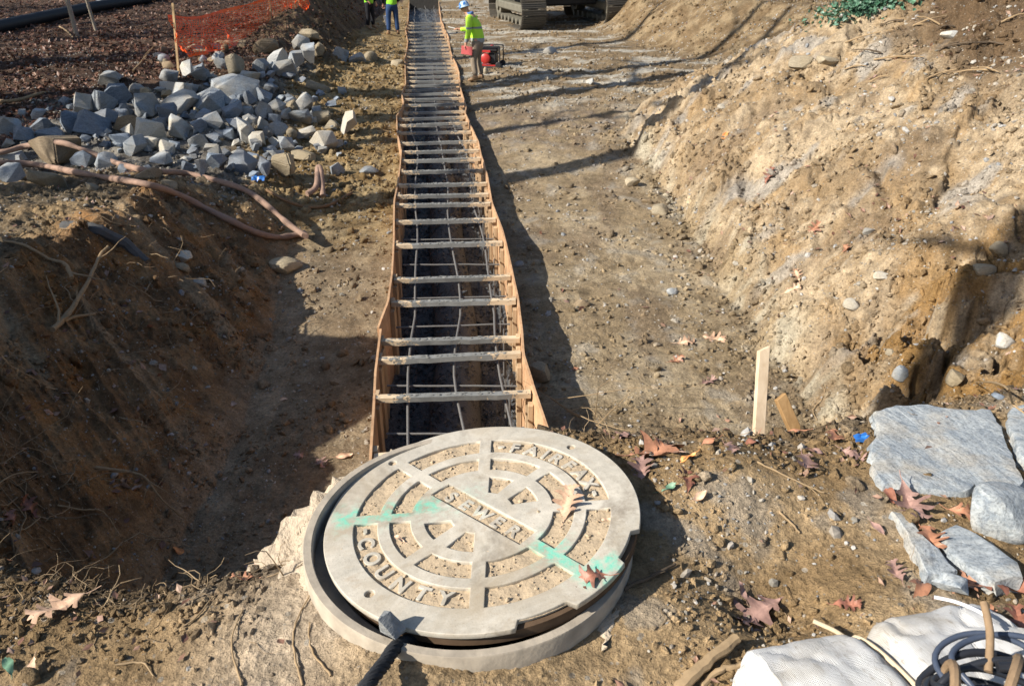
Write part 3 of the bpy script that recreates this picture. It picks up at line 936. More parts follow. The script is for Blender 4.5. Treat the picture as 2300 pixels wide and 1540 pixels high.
def build_frame():
    root = empty('manhole_surround', FRAME_P)
    tag(root, 'round iron manhole surround set in mortar, dark gap showing beside the lid', 'manhole')
    Ro = .340
    mb = MB()
    mb.lathe([(Ro + .004, -.115), (Ro, -.003), (Ro - .002, 0), (Ro - .017, 0), (Ro - .019, -.003), (Ro - .019, -.045), (Ro - .055, -.045), (Ro - .06, -.05), (Ro - .06, -.22), (Ro - .02, -.22)], 128, closed=True)
    mb.build('rim', M['rim_iron'], root, True)
    mb = MB()
    mb.lathe([(Ro - .061, -.19), (Ro - .061, -1.4), (.0, -1.4)], 64)
    mb.build('shaft', M['dark'], root, True)
    # rough mortar flared round the frame down to the ground
    nth = 160; nr = 26
    vs = []; fs = []
    for i in range(nr):
        t = i / (nr - 1)
        for k in range(nth):
            a = 2 * math.pi * k / nth
            side = .5 + .5 * math.cos(a - D2(205))
            lowfront = .5 + .5 * math.cos(a - D2(285))
            spread = .03 + .19 * side ** 1.6
            r = Ro - .012 + spread * t + .012 * math.sin(3 * a + 1) * t
            wx = FRAME_P.x + r * math.cos(a); wy = FRAME_P.y + r * math.sin(a)
            top = -.022 - .022 * lowfront
            bot = -.11 - .16 * side ** 3
            z = top + (bot - top) * (t ** 1.25)
            x_, y_ = np.array([wx]), np.array([wy])
            rn = .034 * float(fbm(x_ * 9, y_ * 9 + 3 * t, 3, 210)[0]) + .016 * float(billow(x_ * 26, y_ * 26 + 5 * t, 2, 211)[0])
            z += rn * min(1, t * 4)
            r2 = r + rn * min(1, t * 3) * 1.2
            vs.append((r2 * math.cos(a), r2 * math.sin(a), z))
    for i in range(nr - 1):
        for k in range(nth):
            k2 = (k + 1) % nth
            fs.append((i * nth + k, (i + 1) * nth + k, (i + 1) * nth + k2, i * nth + k2))
    link('mortar_collar', mesh_from('mortar_collar', vs, fs), M['mortar'], root, True)
    return root
build_frame()

# rope coming out of the opening, a wedge of stone beside it
def build_rope():
    pts = [at_depth(912, 1430, 1.395), at_depth(893, 1450, 1.36), at_depth(862, 1490, 1.31), at_depth(832, 1528, 1.265), at_depth(800, 1575, 1.24), at_depth(760, 1640, 1.23), at_depth(700, 1720, 1.24)]
    pts[0] += Vector((.02, .02, -.03))
    pts.insert(0, pts[0] + Vector((.03, .03, -.06)))
    for i in range(5, len(pts)):
        pts[i].z = max(pts[i].z, h1(pts[i].x, pts[i].y) + .012)
    P = spline(pts, 26)
    mb = MB()
    L = 0; ls = [0]
    for a, b in zip(P, P[1:]):
        L += (b - a).length; ls.append(L)
    for s in range(4):
        q = []
        for i, p in enumerate(P):
            t = (P[min(i + 1, len(P) - 1)] - P[max(i - 1, 0)]).normalized()
            n = t.cross(Vector((1, .3, .2))).normalized(); b = t.cross(n)
            a = ls[i] * 105 + s * math.pi / 2
            q.append(p + (n * math.cos(a) + b * math.sin(a)) * .0068)
        mb.tube(q, .0064, 7)
    o = mb.build('rope', plain('rope_fibre', (.022, .024, .028), .85, .25, .5, 300, .8, .001), smooth=True)
    tag(o, 'thick black braided rope leading out of the manhole towards the viewer', 'rope')
build_rope()

# ------------------------------------------------------------------ timber formwork over the sewer pipe
def wood_mat(name, a, b, splash=False, grain=(1, 14, 14)):
    k = NT(name, .78, .2)
    o = k.obj()
    g = k.noise(k.scaled(o, grain), 4, 6, .6, .6)
    n2 = k.noise(o, 3, 4)
    c = k.mix(k.ramp(g, [(.3, 0), (.7, 1)]), a, b)
    c = k.mix(1.0, c, k.ramp(n2, [(.3, .75), (.7, 1.15)]), 'MULTIPLY')
    bmp = k.bump(g, .25, .002)
    if splash:
        # wet concrete slopped over the middle of each board
        u = k.n('ShaderNodeAttribute', attribute_name='along').outputs['Fac']
        n3 = k.noise(o, 14, 5, .7)
        m = k.math('SUBTRACT', 1.0, k.math('ABSOLUTE', k.math('MULTIPLY', k.math('SUBTRACT', u, .48), 2.15)))
        m = k.math('ADD', m, k.math('MULTIPLY', k.math('SUBTRACT', n3, .5), 2.1))
        msk = k.ramp(m, [(.22, 0), (.32, 1)])
        c = k.mix(msk, c, k.mix(n3, (.10, .105, .105), (.27, .272, .262)))
        bmp = k.bump(msk, .8, .006, bmp)
        bmp = k.bump(k.noise(o, 120, 3), .5, .003, bmp)
    return k.done(c, bmp)
M['pine'] = wood_mat('pine_board', (.50, .38, .25), (.66, .53, .37), True)
M['stud'] = wood_mat('pine_stud', (.38, .265, .155), (.54, .40, .26), False, (14, 14, 1))
M['panel'] = wood_mat('plywood_panel', (.40, .225, .12), (.55, .36, .215), False, (6, 3, 3))
M['stake'] = wood_mat('stake_wood', (.52, .39, .26), (.66, .53, .38), False, (14, 14, 1))
M['concrete_wet'] = None
def wet_mat():
    k = NT('wet_concrete', .32, .5)
    p = k.pos()
    n1 = k.noise(p, 5, 5, .65); n2 = k.noise(p, 45, 5, .65)
    c = k.mix(n1, (.022, .026, .032), (.075, .082, .088))
    c = k.mix(k.ramp(n2, [(.5, 0), (.7, 1)]), c, (.19, .195, .20))
    b = k.bump(n1, .6, .05); b = k.bump(n2, 1.0, .03, b)
    return k.done(c, b, k.ramp(n1, [(.35, .15), (.6, .6)]))
M['concrete_wet'] = wet_mat()
M['steel_bar'] = plain('rebar_steel', (.13, .125, .12), .65, .4, .45, 60, .4, .001)

BR_PY = [1003, 876, 792, 753, 667, 614, 538, 489, 452, 430, 409, 377, 353, 335, 314, 291, 274, 260, 246, 230, 217, 206, 196, 187, 178, 168, 157, 148, 140, 132, 124, 116, 108, 100, 93, 85, 77, 69, 61, 54, 49]
def form_mid_y(py):
    p = at_form(1010, py)
    return p.y
def build_formwork():
    root = empty('wooden_formwork', (0, 0, 0))
    tag(root, 'long wavy timber formwork with concrete splashed cross boards running up the trench', 'formwork')
    TH = .019
    for s, fx in ((-1, form_l), (1, form_r)):
        # sheets butted end to end
        joints = [FORM_Y0 + (.35 if s > 0 else 0), 6.28 if s < 0 else 5.55, 8.3, 10.7, 13.1, 15.6, 18.0, 20.5, 23, 25.5, FORM_Y1]
        for a, b in zip(joints, joints[1:]):
            n = max(3, int((b - a) / .11))
            mb = MB()
            base = None
            vs = []
            lean = .012 * (hash((s, round(a, 2))) % 5 - 2)
            for i in range(n + 1):
                y = a + (b - a) * i / n - (.004 if i == n else 0)
                x = float(fx(y)) + (s * -.022 if (s < 0 and a < 5) else 0) * (i / n)
                z = float(FT(y)) + .022 * math.sin(y * 2.3 + s) + lean * .5
                d = 1.05
                for dx, dz in ((0, 0), (s * TH, 0), (s * TH, -d), (0, -d)):
                    vs.append((x + dx, y, z + dz))
            fs = [(0, 1, 2, 3), tuple(n * 4 + k for k in (3, 2, 1, 0))]
            for i in range(n):
                for k in range(4):
                    k2 = (k + 1) % 4
                    f = (i * 4 + k, i * 4 + k2, (i + 1) * 4 + k2, (i + 1) * 4 + k)
                    fs.append(f)
            me = mesh_from('side_panel', vs, fs)
            bm = bmesh.new(); bm.from_mesh(me); bmesh.ops.recalc_face_normals(bm, faces=bm.faces); bm.to_mesh(me); bm.free()
            link('side_panel', me, M['panel'], root)
    rr = random.Random(3)
    ys = []
    for j, py in enumerate(BR_PY):
        y = form_mid_y(py)
        ys.append(y)
        yl = y - .035 + rr.uniform(-.03, .03); yr = y + .035 + rr.uniform(-.03, .03)
        zt = float(FT(y)) - .012
        xl = float(form_l(yl)) + .012; xr = float(form_r(yr)) - .012
        big = y < 14
        a = Vector((xl, yl, zt + rr.uniform(-.015, .01) - .04)); b = Vector((xr, yr, zt + rr.uniform(-.015, .01) - .03))
        n = 14 if big else 4
        vs = []; fs = []; al = []
        side = (b - a).cross(Vector((0, 0, 1))).normalized(); wx = .062; wz = .044
        tw = rr.uniform(-.12, .12)
        for i in range(n + 1):
            c = a.lerp(b, i / n) + Vector((0, rr.uniform(-.003, .003), rr.uniform(-.003, .003)))
            for sx, sz in ((-1, -1), (1, -1), (1, 1), (-1, 1)):
                vs.append(c + side * (sx * wx / 2 + tw * sz * wz / 2) + Vector((0, 0, sz * wz / 2))); al.append(i / n)
        for i in range(n):
            for k in range(4):
                k2 = (k + 1) % 4
                fs.append((i * 4 + k, i * 4 + k2, (i + 1) * 4 + k2, (i + 1) * 4 + k))
        fs += [(3, 2, 1, 0), tuple(n * 4 + k for k in range(4))]
        me = mesh_from('cross_board', vs, fs)
        at = me.attributes.new('along', 'FLOAT', 'POINT')
        at.data.foreach_set('value', np.array(al, dtype=np.float32))
        bm = bmesh.new(); bm.from_mesh(me); bmesh.ops.recalc_face_normals(bm, faces=bm.faces); bm.to_mesh(me); bm.free()
        brace = link('cross_board', me, M['pine'], root)
        if big:
            # clots of mortar hanging from the boards
            mb2 = MB()
            m = rr.randint(50, 80)
            vs = []; fs = []
            for q in range(m):
                t = min(.93, max(.05, rr.gauss(.47, .23)))
                c = a.lerp(b, t) + side * rr.uniform(-.02, .02) + Vector((0, 0, wz / 2 + .002 if rr.random() < .55 else -wz / 2 + rr.uniform(0, .03)))
                if rr.random() < .5: c -= side * -.02 if False else side * 0
                s0 = rr.uniform(.004, .012)
                mb2.add([c + Vector((vv[0] * s0 * rr.uniform(1.2, 3.2), vv[1] * s0 * 1.3, vv[2] * s0 * rr.uniform(.6, 1.0))) for vv in ICO1], [tuple(f) for f in ICO1F])
            tag(mb2.build('mortar_splash', M['splash'], brace, True), kind='stuff')
    # uprights nailed inside under each board
    for j, y in enumerate(ys):
        if y > 21 or j % 1: continue
        for s, fx in ((-1, form_l), (1, form_r)):
            for dy in ((-.05, .05) if y < 15 else (0,)):
                yy = y + dy * (1 if s > 0 else 1)
                x = float(fx(yy)) - s * .024
                z = float(FT(yy)) - (.09 if dy <= 0 else .02)
                mb = MB()
                mb.box((x, yy + s * .02, z - .49), (.042, .075, .95), (0, 0, .0))
                mb.build('upright', M['stud'], root, bevel=.003)
    mb = MB()
    y = FORM_Y1 - .06
    xl, xr = float(form_l(y)), float(form_r(y))
    mb.box(((xl + xr) / 2, y, float(FT(y)) - .25), (xr - xl - .03, .05, 1.2))
    mb.build('end_panel', M['dark_steel'], root, bevel=.004)
    return root, ys
M['splash'] = plain('mortar_splash', (.17, .172, .165), .75, .3, .4, 80, .5, .002)
M['dark_steel'] = plain('dark_steel', (.03, .028, .025), .6, .4, .5, 12, .3, .004)
FORM, BRY = build_formwork()

def build_pour():
    # bed of concrete in the bottom of the form
    ysn = np.linspace(FORM_Y0 - .1, FORM_Y1, 420); nx = 50
    vs = []; fs = []
    for i, y in enumerate(ysn):
        a, b = float(form_l(y)) - .01, float(form_r(y)) + .01
        xs = np.linspace(a, b, nx)
        lvl = float(FT(y)) - np.interp(y, [4, 12, 18, 24], [.84, .74, .5, .28])
        zz = lvl + .08 * fbm(xs * 3, np.full(nx, y) * 2, 3, 220) + .03 * billow(xs * 16, np.full(nx, y) * 16, 2, 221)
        vs += [(float(xs[k]), float(y), float(zz[k])) for k in range(nx)]
    for i in range(len(ysn) - 1):
        for k in range(nx - 1):
            fs.append((i * nx + k, i * nx + k + 1, (i + 1) * nx + k + 1, (i + 1) * nx + k))
    o = link('wet_concrete', mesh_from('wet_concrete', vs, fs), M['concrete_wet'], None, True)
    tag(o, 'dark wet concrete lying in the bottom of the timber form', 'concrete')
    rs_ = np.random.RandomState(17)
    n = 5200
    y = rs_.uniform(FORM_Y0, 15, n); t = rs_.rand(n)
    x = form_l(y) + .02 + t * (form_r(y) - form_l(y) - .04)
    lv = FT(y) - np.interp(y, [4, 12, 18, 24], [.84, .74, .5, .28])
    cx_ = (form_l(y) + form_r(y)) / 2 + .02
    pz = FT(y) - np.interp(y, [4, 12, 18, 24], [.80, .74, .62, .52]) + np.sqrt(np.maximum(.235 ** 2 - (x - cx_) ** 2, 0))
    P = np.stack([x, y, np.maximum(lv + .05 * fbm(x * 3, y * 2, 2, 220), np.where(np.abs(x - cx_) < .2, pz, -99))], -1)
    sz = np.exp(rs_.randn(n) * .5) * .011
    og = stuff_mesh('wet_aggregate', ICO1, ICO1F, P, sz[:, None] * rs_.uniform(.5, 1.5, (n, 3)), rot_mats(n, 1), M['concrete_wet'], None, .18)
    tag(og, 'wet gravel and cement crumbs inside the timber form', 'gravel')
    # the encased pipe
    k = NT('pipe_skin', .6, .4)
    p = k.pos(); n = k.noise(p, 6, 5, .7); n2 = k.noise(p, 40, 4, .7)
    c = k.mix(k.ramp(n, [(.4, 0), (.62, 1)]), (.022, .025, .03), (.085, .09, .095))
    c = k.mix(k.ramp(n2, [(.58, 0), (.72, .8)]), c, (.17, .175, .18))
    k.done(c, k.bump(n2, 1.0, .02), k.ramp(n, [(.4, .25), (.7, .8)]))
    mb = MB()
    pts = []; rad = .235
    for y in np.linspace(FORM_Y0 - .2, FORM_Y1 - .1, 60):
        x = (float(form_l(y)) + float(form_r(y))) / 2 + .02
        pts.append((x, float(y), float(FT(y)) - np.interp(y, [4, 12, 18, 24], [.80, .74, .62, .52])))
    mb.tube(pts, rad, 40)
    o = mb.build('sewer_pipe', k.m, None, True)
    tag(o, 'concrete smeared sewer pipe lying along the middle of the timber form', 'pipe')
    # reinforcing bars
    root = empty('rebar_grid', (0, 0, 0))
    tag(root, 'grid of thin steel reinforcing bars hanging under the cross boards of the form', 'rebar grid')
    for off in (-.37, .05, .40):
        q = []
        for y in np.arange(FORM_Y0 - .1, FORM_Y1 - .3, .22):
            x = (float(form_l(y)) + float(form_r(y))) / 2 + off + .018 * math.sin(y * 1.9 + off * 9)
            q.append((x, y, float(FT(y)) - .125 + .012 * math.sin(y * 2.7 + off * 5)))
        mb = MB(); mb.tube(q, .0105, 8); mb.build('long_bar', M['steel_bar'], root, True)
    rr = random.Random(9)
    allb = sorted(BRY)
    for a, b in zip(allb, allb[1:]):
        if a > 19 or b - a < .12: continue
        y = a + (b - a) * rr.uniform(.4, .62)
        z = float(FT(y)) - .142
        p0 = Vector((float(form_l(y)) + .09, y + rr.uniform(-.04, .04), z)); p1 = Vector((float(form_r(y)) - .08, y + rr.uniform(-.04, .04), z + rr.uniform(-.01, .01)))
        mb = MB(); mb.tube([p0.lerp(p1, t / 6) + Vector((0, 0, rr.uniform(-.003, .003))) for t in range(7)], .0085, 7)
        mb.build('tie_bar', M['steel_bar'], root, True)
        if a < 12:
            q = p1 + Vector((-.06, .02, 0))
            mb = MB(); mb.tube([q + Vector((0, 0, .05)), q + Vector((0, .01, -.6))], .0085, 7); mb.build('upright_bar', M['steel_bar'], root, True)
build_pour()

# ------------------------------------------------------------------ rocks
ICO4, ICO4F = unit_ico(4)
ICO3, ICO3F = unit_ico(3)
def rock_mesh(seed, dims, cuts=11, round_=0.0, big=False):
    rs = np.random.RandomState(seed)
    if round_ < .2:
        # broken stone: hull of a few random corners, edges just broken
        n = cuts
        p = rs.randn(n, 3); p /= np.linalg.norm(p, axis=1, keepdims=True)
        p = np.sign(p) * np.abs(p) ** .75 * rs.uniform(.78, 1.1, (n, 1))
        bm = bmesh.new()
        for q in p: bm.verts.new(q)
        r = bmesh.ops.convex_hull(bm, input=bm.verts[:])
        junk = [v for v in bm.verts if not v.link_faces]
        if junk: bmesh.ops.delete(bm, geom=junk, context='VERTS')
        bmesh.ops.dissolve_limit(bm, angle_limit=.22, verts=bm.verts[:], edges=bm.edges[:])
        bmesh.ops.bevel(bm, geom=bm.edges[:], offset=.022 + .5 * round_, segments=2 if round_ > .05 else 1, affect='EDGES', clamp_overlap=True)
        bmesh.ops.triangulate(bm, faces=bm.faces[:])
        bmesh.ops.subdivide_edges(bm, edges=[e for e in bm.edges if e.calc_length() > .5], cuts=2, use_grid_fill=False)
        bmesh.ops.triangulate(bm, faces=bm.faces[:])
        for v in bm.verts:
            c = v.co
            v.co += c.normalized() * .035 * float(fbm(np.array([c.x * 2.3 + c.z * 1.1 + seed]), np.array([c.y * 2.3 - c.z]), 3, seed % 50)[0])
        me = bpy.data.meshes.new('rock'); bm.to_mesh(me); bm.free()
        V = np.array([v.co for v in me.vertices]); lo, hi = V.min(0), V.max(0)
        V = ((V - (lo + hi) / 2) / (hi - lo)) * np.array(dims)
        me.vertices.foreach_set('co', V.astype(np.float32).ravel()); me.update()
        me.polygons.foreach_set('use_smooth', np.ones(len(me.polygons), bool))
        me.set_sharp_from_angle(angle=math.radians(18))
        return me
    v = (ICO4 if big else ICO3).copy() * 1.18
    f = ICO4F if big else ICO3F
    for _ in range(cuts):
        n = rs.randn(3); n /= np.linalg.norm(n)
        d = rs.uniform(.5, .85)
        over = v @ n - d
        m = over > 0
        v[m] -= np.outer(over[m], n) * (1 - round_)
    v += .03 * np.stack([fbm(v[:, 0] * 2.5 + i * 9, v[:, 1] * 2.5 + v[:, 2] * 1.7, 4, seed % 50 + i) for i in range(3)], -1)
    v /= np.abs(v).max(0)
    v *= np.array(dims) / 2
    me = bpy.data.meshes.new('rock')
    me.from_pydata(v.tolist(), [], f.tolist()); me.update()
    me.polygons.foreach_set('use_smooth', np.ones(len(f), bool))
    me.set_sharp_from_angle(angle=math.radians(24))
    return me
def place_rock(name, px, py, wpx, hpx, mat, seed, label, cat='rock', group=None, cuts=11, round_=0.0, sink=.22, tilt=.5, flat=1.0, big=False):
    """a rock whose outline in the photo spans wpx by hpx around (px, py)"""
    rs = random.Random(seed)
    p = hit(px, py + hpx * .30)
    z = depth_of(p)
    wdt = wpx * z / F; hgt = hpx * z / F * .98
    dep = (wdt + hgt) * rs.uniform(.45, .6)
    me = rock_mesh(seed, (wdt * 1.04, dep, hgt * flat * 1.05), cuts, round_, big)
    o = link(name, me, M[mat])
    o.location = p + Vector((0, dep * .18, hgt * (.5 - sink)))
    o.rotation_euler = (rs.uniform(-.15, .15) * tilt * 2, rs.uniform(-.3, .3) * tilt, rs.uniform(-.25, .25))
    tag(o, label, cat, group)
    return o

ZR = 1 / 2.75
PILE = [  # x, y, w, h in the enlarged corner of the photo, kind, own label
 (680, 495, 180, 90, 'g', 'long grey rock apart from the heap, at its upper left by the leaves'),
 (1160, 445, 85, 110, 'p', 'pointed white rock standing beside the foot of the fence stake'),
 (1460, 420, 100, 120, 't', 'upright tan egg shaped rock on the top edge of the heap below the fence'),
 (1250, 475, 140, 90, 'g', None), (1050, 475, 110, 70, 'g', None),
 (1080, 555, 250, 110, 'g', 'long square edged grey slab tilted across the upper heap'),
 (1450, 560, 270, 165, 'g', 'largest grey block, broad and flat topped, in the upper middle of the heap'),
 (1540, 490, 120, 90, 'p', None), (1610, 420, 100, 90, 'g', None), (1370, 400, 90, 70, 'g', None),
 (1710, 392, 150, 100, 'p', 'broad pale rock at the top edge of the heap, right of the tan one'),
 (1830, 380, 100, 100, 'g', None), (1910, 350, 90, 110, 'g', None), (1860, 290, 110, 100, 'g', None),
 (1640, 305, 165, 100, 'n', 'rounded brown boulder just below the bottom edge of the orange net'),
 (1910, 230, 150, 60, 't', 'flat tan rock farthest right behind the heap'),
 (2110, 350, 90, 80, 'g', None), (1970, 320, 70, 80, 't', None), (1760, 440, 140, 100, 'g', None),
 (1960, 550, 150, 50, 't', 'long low tan rock at the right side of the heap on its own'),
 (1620, 600, 130, 100, 'b', None), (1280, 640, 190, 130, 'g', None),
 (1110, 650, 225, 120, 'p', 'large spotted pale boulder with a domed top in the middle of the heap'),
 (910, 670, 160, 140, 'g', None), (620, 640, 170, 130, 'g', None), (720, 600, 150, 120, 'b', None),
 (500, 660, 135, 125, 'p', 'bright white faced rock at the left of the heap beside the dark bank'),
 (850, 555, 110, 60, 'g', None), (900, 585, 80, 70, 't', None), (650, 740, 150, 80, 'b', None),
 (430, 770, 120, 130, 'b', None),
 (570, 800, 220, 150, 'b', 'big dark blue grey angular rock at the left of the heap above the hose'),
 (235, 780, 170, 90, 'b', None), (55, 800, 150, 125, 'g', None), (150, 850, 130, 100, 'b', None), (315, 840, 160, 80, 'b', None),
 (790, 780, 190, 100, 'n', 'flat brown rock half sunk in the left middle of the heap'),
 (930, 840, 185, 140, 'p', 'large bright pale rock in the left front of the heap'),
 (1105, 810, 155, 145, 'p', 'rounded pale rock with a scalloped broken face in the middle front of the heap'),
 (1045, 720, 130, 110, 'b', None), (980, 780, 90, 80, 'b', None), (1320, 760, 140, 90, 'g', None), (1430, 700, 150, 90, 'b', None),
 (1230, 790, 100, 80, 'b', None), (1530, 700, 80, 70, 'g', None), (1630, 690, 110, 100, 'g', None), (1710, 660, 110, 70, 'g', None),
 (1770, 715, 80, 70, 'g', None), (1880, 650, 100, 120, 'g', None), (1860, 740, 130, 90, 'g', None), (1990, 740, 130, 90, 't', None),
 (1510, 830, 100, 170, 'p', 'tall narrow pale rock standing upright in the right front of the heap'),
 (1630, 780, 80, 90, 'g', None), (1720, 810, 120, 90, 'g', None), (1590, 870, 110, 90, 'p', None), (1410, 840, 70, 80, 'b', None),
 (1225, 875, 115, 95, 'p', 'white cube like rock at the front edge of the heap'),
 (1020, 930, 125, 90, 'p', 'white loaf shaped rock at the front of the heap left of the cube like one'),
 (830, 910, 135, 115, 'g', 'squat grey rock with striped face at the left front of the heap'),
 (940, 900, 110, 90, 'p', None), (740, 880, 130, 90, 'b', None),
 (1690, 885, 90, 60, 'p', None), (1770, 905, 110, 90, 'g', None), (1800, 830, 70, 60, 't', None), (1900, 830, 110, 80, 'p', None),
 (2000, 880, 170, 120, 'p', None),
 (2150, 780, 105, 135, 'p', 'jagged white rock at the right end nearest the formwork'),
 (2050, 780, 100, 60, 't', None),
 (1745, 1040, 160, 135, 't', 'tan rounded boulder in front of the heap beside the blue plastic bag'),
 (1500, 1030, 185, 120, 'b', 'wide blue grey rock left of the tan boulder in front of the heap'),
 (1630, 1040, 85, 105, 'b', None), (1330, 990, 120, 90, 'b', None), (1250, 1040, 60, 90, 'g', None), (1170, 1040, 100, 60, 'b', None),
 (1000, 1000, 130, 80, 'g', None), (660, 1010, 140, 90, 'g', None), (530, 1000, 150, 90, 'b', None),
 (330, 955, 330, 175, 'n', 'big brown tilted block under the arch of the pink hose'),
 (290, 1115, 240, 90, 't', 'long tan rock just under the lower run of the pink hose'),
 (60, 1090, 150, 110, 'g', 'grey rock below the pink hose at the left edge of the photo'),
 (90, 980, 160, 70, 'g', None), (40, 890, 80, 60, 'p', None), (570, 1160, 80, 40, 't', 'small tan stone just below the lower run of the hose'),
 (770, 1050, 90, 50, 'b', None), (900, 1090, 180, 70, 'n', None), (1040, 1150, 110, 60, 't', None), (1870, 970, 150, 60, 't', None),
 (1470, 955, 80, 50, 'p', None), (1560, 970, 100, 40, 'b', None), (1700, 960, 120, 60, 'g', None), (1300, 920, 90, 50, 'p', None),
 (1150, 990, 90, 40, 'g', None), (2080, 1060, 80, 80, 'g', None), (1540, 620, 90, 90, 'b', None), (1170, 580, 90, 70, 'b', None),
 (1390, 640, 100, 70, 'g', None), (1250, 720, 110, 80, 'b', None), (860, 640, 80, 60, 'g', None), (760, 690, 90, 70, 'b', None),
 (1440, 780, 90, 70, 'b', None), (1550, 760, 100, 80, 'g', None), (1330, 860, 90, 70, 'b', None), (1660, 830, 70, 60, 'g', None),
 (1700, 740, 70, 60, 'b', None), (1800, 660, 80, 60, 't', None), (1950, 700, 80, 60, 'g', None), (1820, 900, 80, 60, 'b', None),
]
KIND = {'g': 'rock_grey', 'b': 'rock_blue', 'p': 'rock_pale', 't': 'rock_tan', 'n': 'rock_brown'}
KWORD = {'g': 'grey', 'b': 'blue grey', 'p': 'pale', 't': 'tan', 'n': 'brown'}
def zone_of(x, y):
    if y > 945: return 'among the small stones in front of the heap'
    if x < 760: return 'in the left end of the heap'
    if x < 1290: return 'in the left middle of the heap' if y > 620 else 'along the top left edge of the heap'
    if x < 1750: return 'in the right middle of the heap' if y > 620 else 'along the top edge of the heap under the fence'
    return 'at the right end of the heap' if y > 480 else 'at the far right corner of the heap'
for i, (x, y, w_, h_, k, lab) in enumerate(PILE):
    grp = 'rocks of the riprap heap'
    if lab is None:
        lab = 'angular %s rock %s' % (KWORD[k], zone_of(x, y))
    place_rock('riprap_rock', x * ZR, y * ZR, w_ * ZR * (.95 if w_ < 260 else 1.0), h_ * ZR * (1.1 if w_ < 260 else 1.05), KIND[k], 1000 + i * 7, lab, 'rock', grp,
               cuts=18 if k in 'tn' else 13, round_=.12 if k in 'tn' else 0.0, sink=.14, tilt=1.3)
rs = random.Random(41)
for i in range(190):
    # smaller broken stone filling the gaps of the heap
    for _ in range(20):
        x = rs.uniform(130, 2150); y = rs.uniform(420, 1120)
        if y > 560 + (1500 - x) * .20 - (520 if x > 1000 else 200) and y < 1090 - max(0, x - 1700) * .3 and not (x < 900 and y > 960) and y > 700 - x * .22: break
    k = rs.choice('gggbbbbtp')
    lab = 'small %s stone filling gaps %s' % (KWORD[k], zone_of(x, y).replace('in the', 'of the').replace('among the small stones ', ''))
    wd = rs.uniform(30, 72)
    place_rock('riprap_stone', x * ZR, y * ZR, wd * ZR, wd * rs.uniform(.6, 1.0) * ZR, KIND[k], 9000 + i, lab, 'rock', 'small stones of the riprap heap', cuts=13, sink=.1, tilt=1.5)
# loose rocks behind the fence and beside the form
rs = random.Random(77)
for i in range(34):
    x = rs.uniform(355, 545); y = rs.uniform(105, 150) - (x - 355) * .06
    if abs(x - 410) < 8: continue
    place_rock('fieldstone', x, y, rs.uniform(16, 34), rs.uniform(12, 24), rs.choice(['rock_brown', 'rock_brown', 'rock_tan', 'rock_grey']), 3000 + i,
               'small dull stone among those scattered under the orange net', 'stone', 'stones under the orange fence', cuts=8, round_=.2)
for i, (x, y, w_, h_, k, lab) in enumerate([
    (831, 127, 34, 24, 't', 'small pale tan stone on the dug earth left of the far formwork'),
    (803, 131, 36, 30, 'g', 'rounded grey stone beside the right end of the rock heap'),
    (766, 124, 34, 32, 'g', 'blue grey boulder at the foot of the dark bank'),
    (893, 142, 30, 22, 't', 'brown earthy stone close to the left of the far formwork'),
    (828, 381, 44, 26, 'g', 'flat grey stone on the lumpy earth left of the formwork'),
    (1327, 183, 22, 22, 'g', 'small grey stone at the lip of the haul road'),
    (1235, 115, 34, 22, 'g', 'grey stone behind the red generator'),
    (1090, 160, 14, 20, 't', 'small tan stone by the boots of the man in the yellow jacket'),
    (2140, 76, 46, 24, 'p', 'smooth white stone high on the right hand bank'),
    (1805, 140, 62, 34, 't', 'yellowish crusty boulder on the crest of the bank'),
    (1860, 133, 60, 30, 't', 'long yellow boulder on the crest of the bank, right of the crusty one'),
    (1915, 683, 38, 30, 'p', 'pinkish pale stone alone in the middle of the right bank'),
    (2020, 852, 34, 44, 'g', 'dark grey stone wedged at the foot of the right bank'),
    (2003, 790, 36, 16, 't', 'small oval cream pebble in the shaded hollow of the right bank'),
    (2148, 845, 36, 46, 't', 'pinkish brown stone above the big flat slab'),
    (2255, 768, 52, 40, 'p', 'pale rounded stone beneath the crumbling bank at the right edge'),
    (2245, 560, 46, 40, 't', 'rusty orange rock in the crumbling face of the right bank'),
    (2215, 605, 50, 26, 't', 'flat orange brown rock below the rusty one in the bank'),
    (1215, 838, 62, 50, 't', 'lump of crumbly earth at the right side of the form'),
    (1165, 592, 24, 16, 'g', 'small grey cobble in the shadow right of the form'),
    (630, 598, 90, 40, 't', 'long tan rock at the foot of the left bank under the hose bend'),
    (410, 577, 48, 26, 'p', 'pale grey stone stuck in the left bank'),
    (408, 600, 36, 24, 't', 'tan stone just below the pale one in the left bank'),
    (450, 635, 36, 22, 'p', 'whitish shell like stone in the left bank'),
    (1950, 520, 30, 20, 'g', 'small grey stone among leaves on the right bank'),
    (1420, 410, 34, 26, 't', 'tan stone at the toe of the right bank'),
    (1485, 472, 40, 26, 't', 'brownish stone near the toe of the right bank'),
    (1310, 682, 40, 22, 'n', 'dark brown clod in the middle of the right trench floor'),
    (1625, 240, 26, 14, 'p', 'small cream pebble high on the left shoulder of the right bank'),
    (1980, 620, 34, 22, 'p', 'dusty pale stone on the lower right bank'),
    (1510, 655, 26, 18, 'g', 'grey pebble low on the right trench floor'),
    (2245, 890, 30, 16, 'b', 'small blue grey pebble behind the big flat slab')]):
    place_rock('loose_stone', x, y, w_, h_, KIND[k], 4000 + i * 3, lab, 'stone', 'loose stones about the cut', cuts=9, round_=.25, sink=.3)

